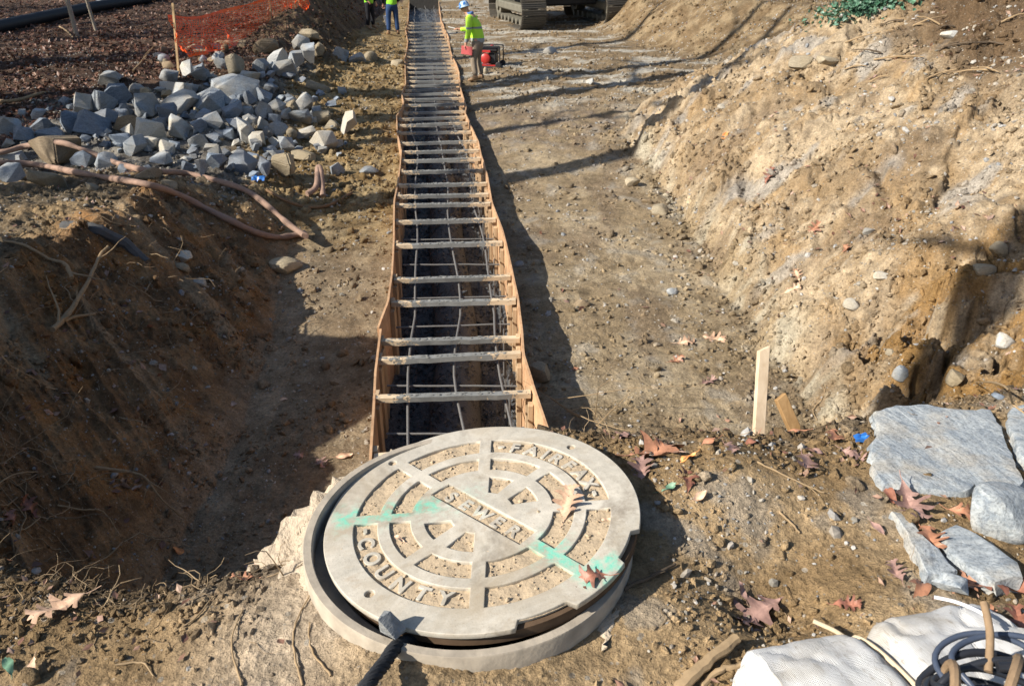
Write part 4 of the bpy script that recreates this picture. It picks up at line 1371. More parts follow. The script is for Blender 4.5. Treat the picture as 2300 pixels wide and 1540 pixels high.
# ------------------------------------------------------------------ quarried stones in the right foreground
def slab_mat():
    k = NT('slab_stone', .75, .3)
    o = k.pos()
    rot = k.n('ShaderNodeObjectInfo').outputs['Random']
    vr = k.n('ShaderNodeVectorRotate', {'Vector': o, 'Angle': k.math('MULTIPLY', rot, 2.2)}, rotation_type='Z_AXIS').outputs[0]
    oo = k.scaled(vr, (7, 20, 14))
    n = k.noise(oo, 2.2, 6, .7, .7); n2 = k.noise(o, 9, 4, .6); n3 = k.noise(o, 160, 4, .7)
    c = k.mix(k.ramp(n, [(.3, 0), (.68, 1)]), (.135, .165, .20), (.42, .445, .45))
    c = k.mix(k.ramp(n2, [(.5, 0), (.7, .6)]), c, (.40, .345, .26))
    c = k.mix(.85, c, k.ramp(n3, [(.32, .5), (.5, 1.0), (.7, 1.3)]), 'MULTIPLY')
    b = k.bump(n, .5, .008); b = k.bump(n3, .5, .003, b)
    return k.done(c, b)
M['slab'] = slab_mat()
def slab(name, outline, level, thick, label, tiltx=0.0, jag=.004, seed=0):
    rs = random.Random(seed)
    P = [at_level(px, py, level) for px, py in outline]
    c = sum(P, Vector()) / len(P)
    pts = []
    for a, b in zip(P, P[1:] + P[:1]):
        n = max(2, int((b - a).length / .018))
        for i in range(n):
            q = a.lerp(b, i / n)
            pts.append(Vector((q.x + rs.uniform(-jag, jag), q.y + rs.uniform(-jag, jag), q.z)) - c)
    n = len(pts)
    vs = []; fs = []
    rings = [(.0, None)]
    layers = [(1.03, -thick), (1.02, -thick * .55), (1.0, -thick * .16), (.975, -.0015), (.9, .0), (.78, 0), (.62, 0), (.45, 0), (.28, 0), (.12, 0)]
    for li, (sc, dz) in enumerate(layers):
        for p in pts:
            x, y = p.x * sc, p.y * sc
            z = dz
            if li >= 2:
                z += .006 * float(perlin(np.array([x * 9 + seed]), np.array([y * 9]), 5)[0]) + .0022 * float(perlin(np.array([x * 40 + seed]), np.array([y * 40]), 6)[0])
            else:
                x += rs.uniform(-.006, .006); y += rs.uniform(-.006, .006)
            vs.append((x, y, z + y * tiltx))
    for li in range(len(layers) - 1):
        for k in range(n):
            k2 = (k + 1) % n
            fs.append((li * n + k, li * n + k2, (li + 1) * n + k2, (li + 1) * n + k))
    fs.append(tuple((len(layers) - 1) * n + k for k in range(n)))
    me = mesh_from(name, vs, fs)
    bm = bmesh.new(); bm.from_mesh(me); bmesh.ops.recalc_face_normals(bm, faces=bm.faces); bm.to_mesh(me); bm.free()
    me.polygons.foreach_set('use_smooth', [True] * len(me.polygons))
    me.set_sharp_from_angle(angle=math.radians(35))
    o = link(name, me, M['slab'])
    o.location = c
    tag(o, label, 'stone', 'quarried stones at the edge of the cut')
    return o
slab('stone_slab', [(1962, 922), (2010, 908), (2080, 905), (2150, 918), (2225, 914), (2248, 955), (2275, 1015), (2300, 1080), (2286, 1104), (2205, 1108), (2190, 1082), (2172, 1106), (2080, 1100), (1990, 1088), (1962, 1060), (1956, 1005), (1972, 965)], -1.085, .05,
     'largest flat blue grey stone slab lying at the brink of the cut', seed=2)
slab('stone_slab', [(2272, 915), (2340, 895), (2430, 930), (2420, 1060), (2330, 1050), (2296, 1020), (2264, 950)], -1.085, .05, 'flat stone cut off by the right edge, beside the largest slab', seed=5)
slab('stone_slab', [(2118, 1192), (2150, 1172), (2200, 1200), (2290, 1262), (2298, 1296), (2238, 1308), (2180, 1275), (2130, 1235)], -1.085, .05, 'long narrow grey stone pointing down from the round one by the right edge', seed=8)
slab('stone_slab', [(2002, 1146), (2030, 1150), (2150, 1278), (2120, 1292), (2085, 1292), (2040, 1205)], -1.09, .05, 'thin pale wedge of stone standing on edge left of the narrow one', seed=11)
slab('stone_slab', [(2225, 1385), (2300, 1365), (2420, 1400), (2420, 1560), (2300, 1520)], -1.12, .08, 'shaded grey stone at the right edge behind the white sandbag', seed=13)
place_rock('quarry_stone', 2262, 1165, 170, 150, 'slab', 5001, 'rounded hump of grey banded stone just below the largest slab', 'stone', 'quarried stones at the edge of the cut', cuts=9, round_=.22, sink=.3, big=True)
place_rock('quarry_stone', 2138, 1322, 66, 56, 'slab', 5002, 'small cube of grey stone above the white sandbag', 'stone', 'quarried stones at the edge of the cut', cuts=12, sink=.25)
o = place_rock('wedge_stone', 880, 1405, 58, 64, 'rock_grey', 5003, 'chip of grey stone wedging the manhole lid open beside the rope', 'stone', cuts=12, sink=.0)
o.location = at_depth(878, 1406, 1.36)

# ------------------------------------------------------------------ big fallen leaves
OAK = [(0, .015), (.08, .05), (.16, .22), (.20, .24), (.25, .09), (.31, .14), (.38, .38), (.43, .34), (.46, .11), (.54, .15), (.62, .37), (.66, .30), (.69, .10), (.76, .12), (.84, .24), (.87, .16), (.90, .06), (1.0, .01)]
OVAL = [(0, .01), (.08, .06), (.2, .14), (.35, .19), (.5, .20), (.65, .17), (.8, .11), (.92, .05), (1.0, .005)]
def leaf_mat(name, c1, c2):
    k = NT(name, .5, .4)
    o = k.obj()
    n = k.noise(o, 22, 5, .6); n2 = k.noise(o, 130, 3)
    x = k.n('ShaderNodeSeparateXYZ', {'Vector': o})
    rib = k.math('ADD', k.math('ABSOLUTE', x.outputs[1]), 0)
    c = k.mix(n, c1, c2)
    c = k.mix(k.ramp(rib, [(.0, .75), (.018, .0)]), c, tuple(min(1, v * 1.7) for v in c2))
    c = k.mix(.7, c, k.ramp(n2, [(.35, .75), (.65, 1.2)]), 'MULTIPLY')
    return k.done(c, k.bump(n, .5, .004))
M['leaf_red'] = leaf_mat('leaf_red', (.11, .045, .030), (.20, .085, .055))
M['leaf_brown'] = leaf_mat('leaf_brown', (.17, .075, .042), (.30, .145, .085))
M['leaf_pale'] = leaf_mat('leaf_pale', (.34, .20, .125), (.46, .31, .21))
M['leaf_purple'] = leaf_mat('leaf_purple', (.15, .085, .07), (.24, .15, .125))
M['leaf_orange'] = leaf_mat('leaf_orange', (.34, .11, .025), (.48, .20, .06))
M['leaf_green'] = leaf_mat('leaf_green', (.05, .10, .06), (.09, .17, .11))
def leaf_mesh(seed, size, shape, curl):
    rs = random.Random(seed)
    vs = []; fs = []
    asym = rs.uniform(.82, 1.15)
    bend = rs.uniform(-.5, .5) * curl; fold = rs.uniform(.05, .35) * curl; ph = rs.uniform(0, 6)
    sub = []
    for (a, b) in zip(shape, shape[1:]):
        sub += [a, ((a[0] + b[0]) / 2, (a[1] + b[1]) / 2)]
    sub.append(shape[-1])
    for (t, w_) in sub:
        for s in (-1, -.5, 0, .5, 1):
            ww = w_ * (asym if s > 0 else 1)
            y = s * ww; x = t - .5 + (.10 * abs(s) * (w_ > .1))
            z = fold * abs(y) + bend * (t - .5) ** 2 + .05 * curl * math.sin(ph + 9 * x + 7 * y) + .25 * curl * y * y * math.sin(ph + 3 * t)
            vs.append((x * size, y * size, z * size))
    for i in range(len(sub) - 1):
        for k in range(4):
            fs.append((i * 5 + k, (i + 1) * 5 + k, (i + 1) * 5 + k + 1, i * 5 + k + 1))
    mb = MB(); mb.add(vs, fs)
    b = Vector(vs[2])
    mb.tube([b + Vector((.01 * size, 0, 0)), b + Vector((-.12 * size, .01 * size, .01 * size)), b + Vector((-.25 * size, .04 * size, .05 * size))], [.012 * size, .010 * size, .009 * size], 5)
    me = mb.mesh('leaf')
    return me
LEAVES = [  # px, py, width px, yaw, shape, material, curl, label
 (1470, 1022, 135, -2.6, 'o', 'leaf_brown', 1.0, 'large red brown oak leaf at the right rim of the lid among twigs'),
 (1548, 1035, 44, -.9, 'v', 'leaf_orange', 1.0, 'small orange leaf touching the large oak leaf right of the lid'),
 (1542, 1082, 66, .2, 'o', 'leaf_red', 1.2, 'dull red leaf curled below the large oak leaf'),
 (1500, 1100, 46, 1.2, 'v', 'leaf_green', 1.0, 'dark green leaf scrap in the shade right of the lid'),
 (1788, 978, 52, -1.0, 'v', 'leaf_brown', .6, 'smooth oval brown leaf lying at the brink near the short stake'),
 (1808, 1045, 84, 2.6, 'o', 'leaf_purple', 1.0, 'purplish oak leaf left of the blue wrapper, nearer the viewer'),
 (1830, 1020, 50, .4, 'v', 'leaf_purple', 1.0, 'small mauve leaf directly above the purplish oak leaf'),
 (1915, 1028, 56, .3, 'o', 'leaf_purple', 1.0, 'small mauve oak leaf just below the blue wrapper'),
 (1700, 1385, 140, 2.9, 'o', 'leaf_purple', .8, 'broad mauve oak leaf lying at the upper left of the sandbag'),
 (1905, 1362, 62, 1.1, 'o', 'leaf_red', 1.0, 'red brown leaf poking up behind the sandbag at the rope end'),
 (2168, 1160, 80, -1.0, 'o', 'leaf_brown', .8, 'red brown star shaped leaf on the rounded stone'),
 (2045, 1142, 110, -.5, 'o', 'leaf_purple', .9, 'dusky oak leaf leaning on the thin stone wedge'),
 (2085, 1212, 84, -.9, 'o', 'leaf_brown', 1.0, 'brown leaf caught in the gap between wedge and narrow stone'),
 (2245, 1325, 130, 1.3, 'o', 'leaf_red', 1.2, 'large dark red leaf curled at the right edge above the sandbag end'),
 (2165, 1320, 90, 2.2, 'o', 'leaf_brown', 1.0, 'brown oak leaf beside the small stone cube'),
 (2062, 1328, 90, .1, 'v', 'leaf_brown', .8, 'brown leaf lying flat along the back of the sandbag'),
 (1970, 1190, 46, -.2, 'v', 'leaf_purple', .6, 'thin mauve leaf on the bare earth left of the stone wedge'),
 (132, 1372, 125, .75, 'o', 'leaf_pale', .7, 'large pale tan oak leaf at the bottom left of the photo'),
 (75, 1505, 54, .0, 'v', 'leaf_pale', .7, 'pale leaf at the lower left corner under the large tan one'),
 (403, 1240, 42, 1.3, 'v', 'leaf_orange', .8, 'bright orange leaf standing among roots on the left brink'),
 (545, 1308, 56, .1, 'o', 'leaf_brown', 1.0, 'brown leaf at the brink left of the mortar collar'),
 (568, 1282, 44, .7, 'v', 'leaf_purple', 1.0, 'mauve leaf standing behind the brown one left of the mortar'),
 (60, 1140, 60, 1.3, 'o', 'leaf_red', 1.2, 'dark red leaf in the shaded roots at the left edge'),
 (20, 1165, 64, 1.0, 'o', 'leaf_red', 1.2, 'dark red leaf cut by the left edge in the shaded roots'),
 (20, 1500, 60, .3, 'v', 'leaf_green', .6, 'grey green leaf at the bottom left corner'),
 (720, 1040, 40, .4, 'o', 'leaf_purple', .8, 'mauve leaf on the shaded left floor nearest the form'),
 (675, 1024, 34, 2.2, 'o', 'leaf_purple', .8, 'small mauve leaf on the shaded left floor, left of its two neighbours'),
 (772, 1026, 42, .1, 'v', 'leaf_pale', .8, 'narrow pale leaf on the shaded left floor by the form panel'),
 (635, 898, 24, .6, 'v', 'leaf_pale', .6, 'single pale leaf alone halfway up the shaded left floor'),
 (1290, 560 + 270, 26, .5, 'v', 'leaf_brown', .6, 'brown leaf on the trench floor right of the near form'),
 (1540, 770, 46, .3, 'o', 'leaf_pale', .8, 'pinkish leaf on the right trench floor above two others'),
 (1600, 762, 60, .2, 'o', 'leaf_pale', .8, 'pinkish leaf nearest the right bank toe on the trench floor'),
 (1520, 810, 38, 1.0, 'o', 'leaf_brown', .8, 'brown leaf low on the right trench floor'),
 (1590, 860, 44, 2.0, 'o', 'leaf_purple', .8, 'mauve leaf left of the white stake'),
 (1780, 650, 38, .8, 'o', 'leaf_pale', .8, 'pale oak leaf on the lower right bank'),
 (1790, 620, 34, 2.0, 'o', 'leaf_pale', .8, 'pale leaf slightly uphill of the oak leaf on the lower bank'),
 (1905, 560, 40, .2, 'o', 'leaf_brown', .8, 'brown leaf halfway up the right bank'),
 (1830, 515, 46, 1.4, 'o', 'leaf_brown', .8, 'reddish leaf upright in the mid bank litter'),
 (1730, 395, 40, 1.6, 'o', 'leaf_red', .9, 'reddest leaf in the litter on the bank'),
 (1625, 310, 34, 1.0, 'v', 'leaf_orange', .8, 'orange leaf on the upper left shoulder of the bank'),
 (1962, 175, 22, 1.2, 'v', 'leaf_purple', .8, 'dark leaf near the top of the bank'),
]
LEAVES += [
 (1400, 985, 60, .6, 'o', 'leaf_purple', 1.2, 'dark mauve leaf among twigs just behind the lid rim'),
 (1440, 1055, 80, 2.0, 'o', 'leaf_purple', 1.2, 'shaded mauve oak leaf between the lid and the large oak leaf'),
 (1595, 1000, 56, -.4, 'v', 'leaf_brown', .9, 'brown oval leaf on the dark crest right of the large oak leaf'),
 (1640, 1010, 50, 1.7, 'o', 'leaf_purple', 1.1, 'mauve curled leaf on the dark crest under the stakes'),
 (1690, 1000, 44, .9, 'v', 'leaf_red', 1.0, 'dark red oval leaf at the foot of the pale stake'),
 (1870, 985, 60, 2.4, 'o', 'leaf_brown', 1.1, 'brown oak leaf at the crest left of the blue wrapper'),
 (1570, 1120, 44, .9, 'v', 'leaf_pale', .9, 'pale brown leaf scrap on the mound right of the lid'),
 (2010, 1290, 60, 1.9, 'o', 'leaf_purple', 1.1, 'mauve leaf below the thin stone wedge'),
 (2290, 1400, 90, 2.7, 'o', 'leaf_red', 1.2, 'dark red leaf cut by the right edge beside the bag end'),
 (2205, 1400, 80, .4, 'o', 'leaf_brown', 1.2, 'brown oak leaf behind the far end of the sandbag'),
 (2000, 1120, 60, 2.9, 'v', 'leaf_red', 1.0, 'dark red leaf at the lower edge of the largest slab'),
 (1660, 1330, 46, 1.2, 'v', 'leaf_purple', .9, 'small mauve leaf on the earth above the broad mauve oak leaf'),
]
def put_leaf(i, px, py, wpx, yaw, shp, mat, curl, lab, base=None, lift=.008):
    p = hit(px, py) if base is None else base
    z = depth_of(p)
    size = wpx * z / F * 1.0
    me = leaf_mesh(600 + i, size, OAK if shp == 'o' else OVAL, curl * 1.5)
    o = link('fallen_leaf', me, M[mat], None, True)
    n = nrm(p.x, p.y, .05) if base is None else Vector((0, 0, 1))
    rs = random.Random(i)
    n = (n + Vector((rs.uniform(-.25, .25), rs.uniform(-.25, .1), 0))).normalized()
    q = n.to_track_quat('Z', 'Y').to_matrix().to_4x4() @ Matrix.Rotation(yaw, 4, 'Z')
    o.matrix_world = Matrix.Translation(p + n * (lift + .03 * size)) @ q
    tag(o, lab, 'leaf', 'large fallen leaves')
    return o
for i, a in enumerate(LEAVES): put_leaf(i, *a)
put_leaf(90, 1275, 1146, 98, 1.95, 'o', 'leaf_pale', .8, 'tan oak leaf lying on the right half of the manhole lid', at_depth(1275, 1140, 1.655) + Vector((0, 0, .008)))
put_leaf(91, 1328, 1310, 84, -2.2, 'o', 'leaf_red', .9, 'dark red leaf over the green paint at the lid edge', at_depth(1328, 1312, 1.46) + Vector((0, 0, .012)))
put_leaf(92, 1362, 1180, 26, .6, 'v', 'leaf_pale', .8, 'small curled tan leaf at the right of the lid recess', at_depth(1362, 1180, 1.61) + Vector((0, 0, .006)))
put_leaf(93, 895, 1218, 30, 1.4, 'v', 'leaf_pale', .9, 'shrivelled leaf in the left recess of the lid', at_depth(895, 1218, 1.60) + Vector((0, 0, .002)))

# ------------------------------------------------------------------ roots, branches, wood
M['bark_pale'] = plain('bark_pale', (.30, .215, .125), .85, .2, .4, 40, .6, .004)
M['bark_dark'] = plain('bark_dark', (.10, .075, .052), .9, .2, .45, 30, .7, .006)
M['bark_grey'] = plain('bark_grey', (.085, .085, .085), .8, .25, .5, 18, .8, .012)
def limb(name, pts, r0, r1, mat, label, cat, group=None, lifts=None, twigs=0, seed=0, free=False):
    """a root or branch through photo points laid on the ground (lift in metres per point)"""
    P = []
    for i, (px, py) in enumerate(pts):
        l = (lifts[i] if lifts else r0)
        P.append(hit(px, py, l))
    Q = spline(P, 6)
    rs = random.Random(seed)
    n = len(Q)
    Q = [q + Vector((rs.uniform(-1, 1), rs.uniform(-1, 1), rs.uniform(-.6, .8))) * r0 * (.45 if r0 < .012 else .14) for q in Q]
    mb = MB()
    rad = [(r0 + (r1 - r0) * i / (n - 1)) * rs.uniform(.88, 1.12) for i in range(n)]
    mb.tube(Q, rad, 8)
    for t in range(twigs):
        i = rs.randint(1, n - 2)
        d = (Q[i + 1] - Q[i]).normalized()
        d = (d + Vector((rs.uniform(-1, 1), rs.uniform(-1, 1), rs.uniform(.0, .9)))).normalized()
        L = (Q[-1] - Q[0]).length * rs.uniform(.15, .4)
        R2 = [Q[i]]
        for k in range(4):
            d = (d + Vector((rs.uniform(-1, 1), rs.uniform(-1, 1), rs.uniform(-.5, .4))) * .35).normalized()
            R2.append(R2[-1] + d * L / 4)
        mb.tube(R2, [rad[i] * .6 * (1 - .2 * k) for k in range(5)], 6)
    o = mb.build(name, M[mat], None, True)
    tag(o, label, cat, group)
    return o
g = 'roots bared in the cut'
limb('tree_root', [(120, 748), (165, 705), (205, 655), (232, 610), (252, 590)], .022, .009, 'bark_pale', 'thick splintered root slanting up from the shaded left bank', 'root', g, [.03, .05, .10, .14, .16], 3, 1)
limb('tree_root', [(120, 748), (160, 722), (215, 712)], .016, .010, 'bark_pale', 'pale broken root lying below the splintered one on the left bank', 'root', g, [.03, .03, .03], 0, 2)
limb('tree_root', [(10, 545), (60, 560), (110, 590), (150, 610), (165, 638)], .010, .017, 'bark_pale', 'pale curved root crossing the top of the left bank', 'root', g, [.02, .03, .04, .06, .05], 1, 3)
limb('weathered_log', [(145, 512), (215, 522), (280, 552), (330, 590)], .062, .050, 'bark_grey', 'dark grey weathered log half buried in the left bank', 'log', None, [.01, .02, .02, .0], 0, 4)
limb('tree_root', [(215, 1055), (290, 1085), (335, 1110), (375, 1160), (420, 1190)], .012, .004, 'bark_pale', 'long grey root hanging across the shaded lower left bank', 'root', g, [.02, .10, .14, .14, .10], 3, 5)
limb('tree_root', [(130, 1140), (190, 1158), (235, 1165), (275, 1215)], .007, .003, 'bark_pale', 'crooked root above the left brink', 'root', g, [.02, .05, .06, .04], 2, 6)
limb('tree_root', [(200, 1268), (240, 1258), (280, 1230)], .006, .005, 'bark_pale', 'stout pale root jutting up from the left brink', 'root', g, [.005, .02, .05], 1, 7)
limb('tree_root', [(330, 1285), (350, 1240), (380, 1210), (405, 1205)], .0035, .0018, 'bark_pale', 'slender root arching over the left brink by the orange leaf', 'root', g, [.0, .05, .08, .085], 2, 8)
limb('tree_root', [(430, 1225), (470, 1235), (500, 1258), (532, 1250)], .0034, .0016, 'bark_pale', 'knotted rootlets tangled on the brink right of the orange leaf', 'root', g, [.05, .04, .01, .02], 4, 9)
limb('tree_root', [(365, 1308), (430, 1302), (500, 1282)], .0045, .003, 'bark_pale', 'root lying flat along the left brink', 'root', g, [.004, .006, .006], 0, 10)
limb('tree_root', [(0, 1205), (60, 1200), (98, 1180)], .006, .003, 'bark_pale', 'reddish root at the left edge above the brink', 'root', g, [.02, .04, .06], 1, 11)
limb('tree_root', [(0, 1105), (40, 1090), (95, 1085)], .005, .003, 'bark_pale', 'sunlit root tip at the left edge', 'root', g, [.05, .08, .09], 1, 12)
limb('tree_root', [(622, 1275), (628, 1240), (632, 1218)], .002, .0012, 'bark_pale', 'little curly root standing up left of the mortar', 'root', g, [.0, .05, .08], 1, 13)
for i, (pts, lab) in enumerate([
    ([(680, 1540), (660, 1460), (665, 1400), (700, 1330)], 'long thin vine running up the mortar left of the lid'),
    ([(545, 1540), (520, 1450), (545, 1370)], 'thin curved stem on the earth at the bottom left'),
    ([(745, 1520), (700, 1460), (695, 1400)], 'short curved stem on the mortar below the lid'),
    ([(395, 1420), (440, 1390), (485, 1335)], 'straight thin stem lying on the earth left of the mortar'),
    ([(260, 1495), (320, 1490), (345, 1520)], 'bent pale stem at the bottom left')]):
    limb('vine_stem', pts, .0022, .0012, 'bark_pale', lab, 'stem', 'thin stems on the near earth', [.003] * len(pts), 0, 30 + i)
limb('broken_branch', [(1236, 915), (1290, 945), (1340, 962), (1385, 985)], .0075, .0045, 'bark_pale', 'pale forked twigs sticking out behind the lid', 'branch', None, [.09, .06, .03, .01], 6, 20)
limb('broken_branch', [(1270, 935), (1320, 930), (1350, 955)], .004, .002, 'bark_pale', 'thin looped twig behind the lid above the forked one', 'branch', None, [.04, .06, .03], 3, 21)
limb('stick', [(1400, 1325), (1455, 1302), (1518, 1272)], .0042, .0028, 'bark_dark', 'crooked dark stick on the bare earth right of the lid', 'stick', None, [.004, .005, .006], 1, 22)
limb('stick', [(1750, 1150), (1775, 1175), (1795, 1198)], .003, .002, 'bark_pale', 'short straight stick in the middle of the right foreground', 'stick', None, [.004, .004, .004], 0, 23)
limb('stick', [(1700, 1040), (1770, 1075), (1850, 1110)], .0024, .0016, 'bark_pale', 'thin twig on the mound below the white stake', 'stick', None, [.004, .004, .004], 1, 24)
limb('stick', [(2185, 875), (2230, 905), (2262, 945), (2300, 975)], .0035, .0022, 'bark_pale', 'thin stick crossing the corner of the largest slab', 'stick', None, [.06, .06, .05, .05], 1, 25)
limb('driftwood', [(1520, 1560), (1580, 1508), (1650, 1452)], .012, .010, 'bark_pale', 'thick bleached stick running under the end of the sandbag', 'wood', None, [.015, .02, .02], 0, 26)
limb('driftwood', [(1575, 1540), (1620, 1515), (1665, 1505)], .006, .005, 'bark_pale', 'shorter stick in the hole below the sandbag end', 'wood', None, [.0, .01, .012], 0, 27)
limb('curly_root', [(1835, 945), (1825, 925), (1845, 900), (1855, 870)], .0045, .002, 'bark_pale', 'squiggly pale root in the slump right of the short stake', 'root', None, [.01, .02, .02, .02], 1, 28)
limb('broken_branch', [(0, 235), (45, 235), (100, 215)], .035, .02, 'bark_pale', 'pale branch lying on the leaf litter at the left edge', 'branch', None, [.05, .08, .06], 2, 29)
limb('broken_branch', [(300, 165), (320, 150), (345, 128)], .018, .01, 'bark_pale', 'broken branch tip by the foot of the fence stake', 'branch', None, [.05, .1, .16], 2, 40)
limb('broken_branch', [(135, 65), (150, 75), (165, 90)], .02, .014, 'bark_pale', 'pale short branch on the leaves between the two saplings', 'branch', None, [.05, .06, .06], 0, 41)

def stake(name, base_px, top_px, depth, w1, w2, mat, label, cut=0.0, below=.12):
    a = at_depth(*base_px, depth); b = at_depth(*top_px, depth)
    d = (b - a).normalized()
    a2 = a - d * below
    side = Vector((1, .12, 0)); side = (side - d * side.dot(d)).normalized(); dep = d.cross(side)
    vs = []
    for e in (a2, b):
        for sx, sy in ((-1, -1), (1, -1), (1, 1), (-1, 1)):
            q = e + side * sx * w1 / 2 + dep * sy * w2 / 2
            if e is b: q += d * cut * sx
            vs.append(q)
    c = a2
    mb = MB(); mb.add([v - c for v in vs], [(3, 2, 1, 0), (4, 5, 6, 7), (0, 1, 5, 4), (1, 2, 6, 5), (2, 3, 7, 6), (3, 0, 4, 7)])
    o = mb.build(name, M[mat], None, False, .0015)
    o.location = c
    tag(o, label, 'stake')
    return o
stake('survey_stake', (1705, 950), (1715, 782), 2.12, .030, .018, 'stake', 'pale square cut wooden stake standing upright at the brink', .008)
M['rust_wood'] = wood_mat('rust_wood', (.26, .15, .06), (.42, .26, .12), False, (14, 14, 1))
stake('short_stake', (1776, 945), (1752, 890), 2.12, .032, .020, 'rust_wood', 'short rusty brown stake leaning beside the pale one', .004)

# ------------------------------------------------------------------ hose
M['hose'] = plain('hose_fabric', (.30, .20, .15), .8, .2, .35, 11, .6, .02)
def hose():
    A = [(-330, 420), (-140, 362), (0, 342), (60, 328), (130, 320), (185, 336), (250, 362), (330, 392), (420, 398), (500, 418), (560, 440), (610, 470), (650, 505), (686, 530)]
    B = [(686, 532), (655, 538), (620, 541), (575, 530), (520, 505), (460, 475), (400, 445), (330, 424), (250, 410), (170, 396), (90, 380), (0, 374), (-140, 380), (-330, 420)]
    def lay(pts, lift):
        P = []
        for (px, py) in pts:
            p = hit(px, py, 0)
            P.append(p + Vector((0, 0, lift)))
        return P
    # the upper run arches over a tilted block
    PA = []
    for px, py in A:
        extra = .42 * math.exp(-((px - 130) / 110) ** 2) + .12 * math.exp(-((px - 640) / 70) ** 2)
        p = hit(px, py + (0 if extra < .05 else extra * 90), .05)
        d = depth_of(p)
        q = at_depth(px, py, d - .35)
        PA.append(q if extra > .05 else p)
    PB = lay(B, .05)
    mb = MB()
    SA = spline(PA, 7); SB = spline(PB, 7)
    for S in (SA, SB):
        for i in range(2): S = [S[0]] + [(S[k - 1] + S[k] * 2 + S[k + 1]) / 4 for k in range(1, len(S) - 1)] + [S[-1]]
    Q = SA + SB[1:]
    r = [(.037 + .003 * math.sin(i * .7)) * (1 - .22 * math.exp(-((i % 23) - 11) ** 2 / 2.0)) for i in range(len(Q))]
    mb.tube(Q, r, 14)
    o = mb.build('discharge_hose', M['hose'], None, True)
    tag(o, 'long pinkish tan hose looping from the left over the rocks to the trench floor', 'hose')
    mb = MB()
    pts = [hit(*q, .03) for q in ((600, 432), (640, 455), (690, 470), (740, 465), (790, 438))]
    mb.tube(spline(pts, 6), .022, 10)
    o = mb.build('thin_hose', plain('thin_hose_rubber', (.20, .12, .06), .7, .3, .3, 20), None, True)
    tag(o, 'thin brown hose lying across the earth beside the big hose loop', 'hose')
    mb = MB()
    pts = [hit(690, 442, .04), hit(712, 432, .08), hit(718, 412, .22), hit(724, 416, .20), hit(726, 446, .03)]
    mb.tube(spline(pts, 5), .040, 10)
    o = mb.build('bent_hose_end', M['hose'], None, True)
    tag(o, 'kinked stub of pink hose standing by the right end of the rocks', 'hose')
hose()

# ------------------------------------------------------------------ blue litter
M['blue'] = plain('blue_plastic', (.03, .16, .50), .35, .5, .4, 50, .4, .004)
def scrap(name, px, py, wpx, label, cat, seed, mat='blue', lift=.01):
    p = hit(px, py); z = depth_of(p); s = wpx * z / F
    rs = np.random.RandomState(seed)
    n = 9
    vs = []; fs = []
    for i in range(n):
        for j in range(n):
            u, v = i / (n - 1) - .5, j / (n - 1) - .5
            zz = .30 * perlin(np.array([u * 4 + seed]), np.array([v * 4.]), 3)[0] + .12 * perlin(np.array([u * 9 + seed]), np.array([v * 9.]), 4)[0]
            vs.append((u * s * (1 + .3 * rs.rand()), v * s * .55, (zz + .25 * (1 - 4 * v * v)) * s))
    for i in range(n - 1):
        for j in range(n - 1): fs.append((i * n + j, (i + 1) * n + j, (i + 1) * n + j + 1, i * n + j + 1))
    o = link(name, mesh_from(name, vs, fs), M[mat], None, True)
    o.location = p + Vector((0, 0, lift)); o.rotation_euler = (0.2, 0, .1)
    tag(o, label, cat)
scrap('candy_wrapper', 1936, 992, 38, 'crumpled bright blue wrapper at the left edge of the largest slab', 'litter', 3)
scrap('plastic_bag', 583, 412, 24, 'scrap of blue plastic under the tan boulder before the rocks', 'litter', 8, lift=.05)

# ------------------------------------------------------------------ sandbag, its tie and the coil of cable
def bag_mat():
    k = NT('woven_sack', .7, .3)
    o = k.obj()
    n = k.noise(o, 9, 5, .65); n2 = k.noise(k.scaled(o, (30, 8, 30)), 4, 5, .7)
    w1 = k.n('ShaderNodeTexWave', {'Vector': o, 'Scale': 120.0, 'Distortion': .6}, bands_direction='X').outputs['Fac']
    w2 = k.n('ShaderNodeTexWave', {'Vector': o, 'Scale': 120.0, 'Distortion': .6}, bands_direction='Y').outputs['Fac']
    wv = k.math('ADD', w1, w2)
    c = k.mix(k.ramp(n, [(.44, 0), (.72, .75)]), (.52, .52, .515), (.30, .255, .19))
    c = k.mix(k.ramp(n2, [(.56, 0), (.70, .75)]), c, (.27, .23, .18))
    c = k.mix(.4, c, k.ramp(wv, [(.2, .55), (.8, 1.1)]), 'MULTIPLY')
    b = k.bump(wv, .5, .0012); b = k.bump(n2, .3, .004, b)
    return k.done(c, b)
M['sack'] = bag_mat()
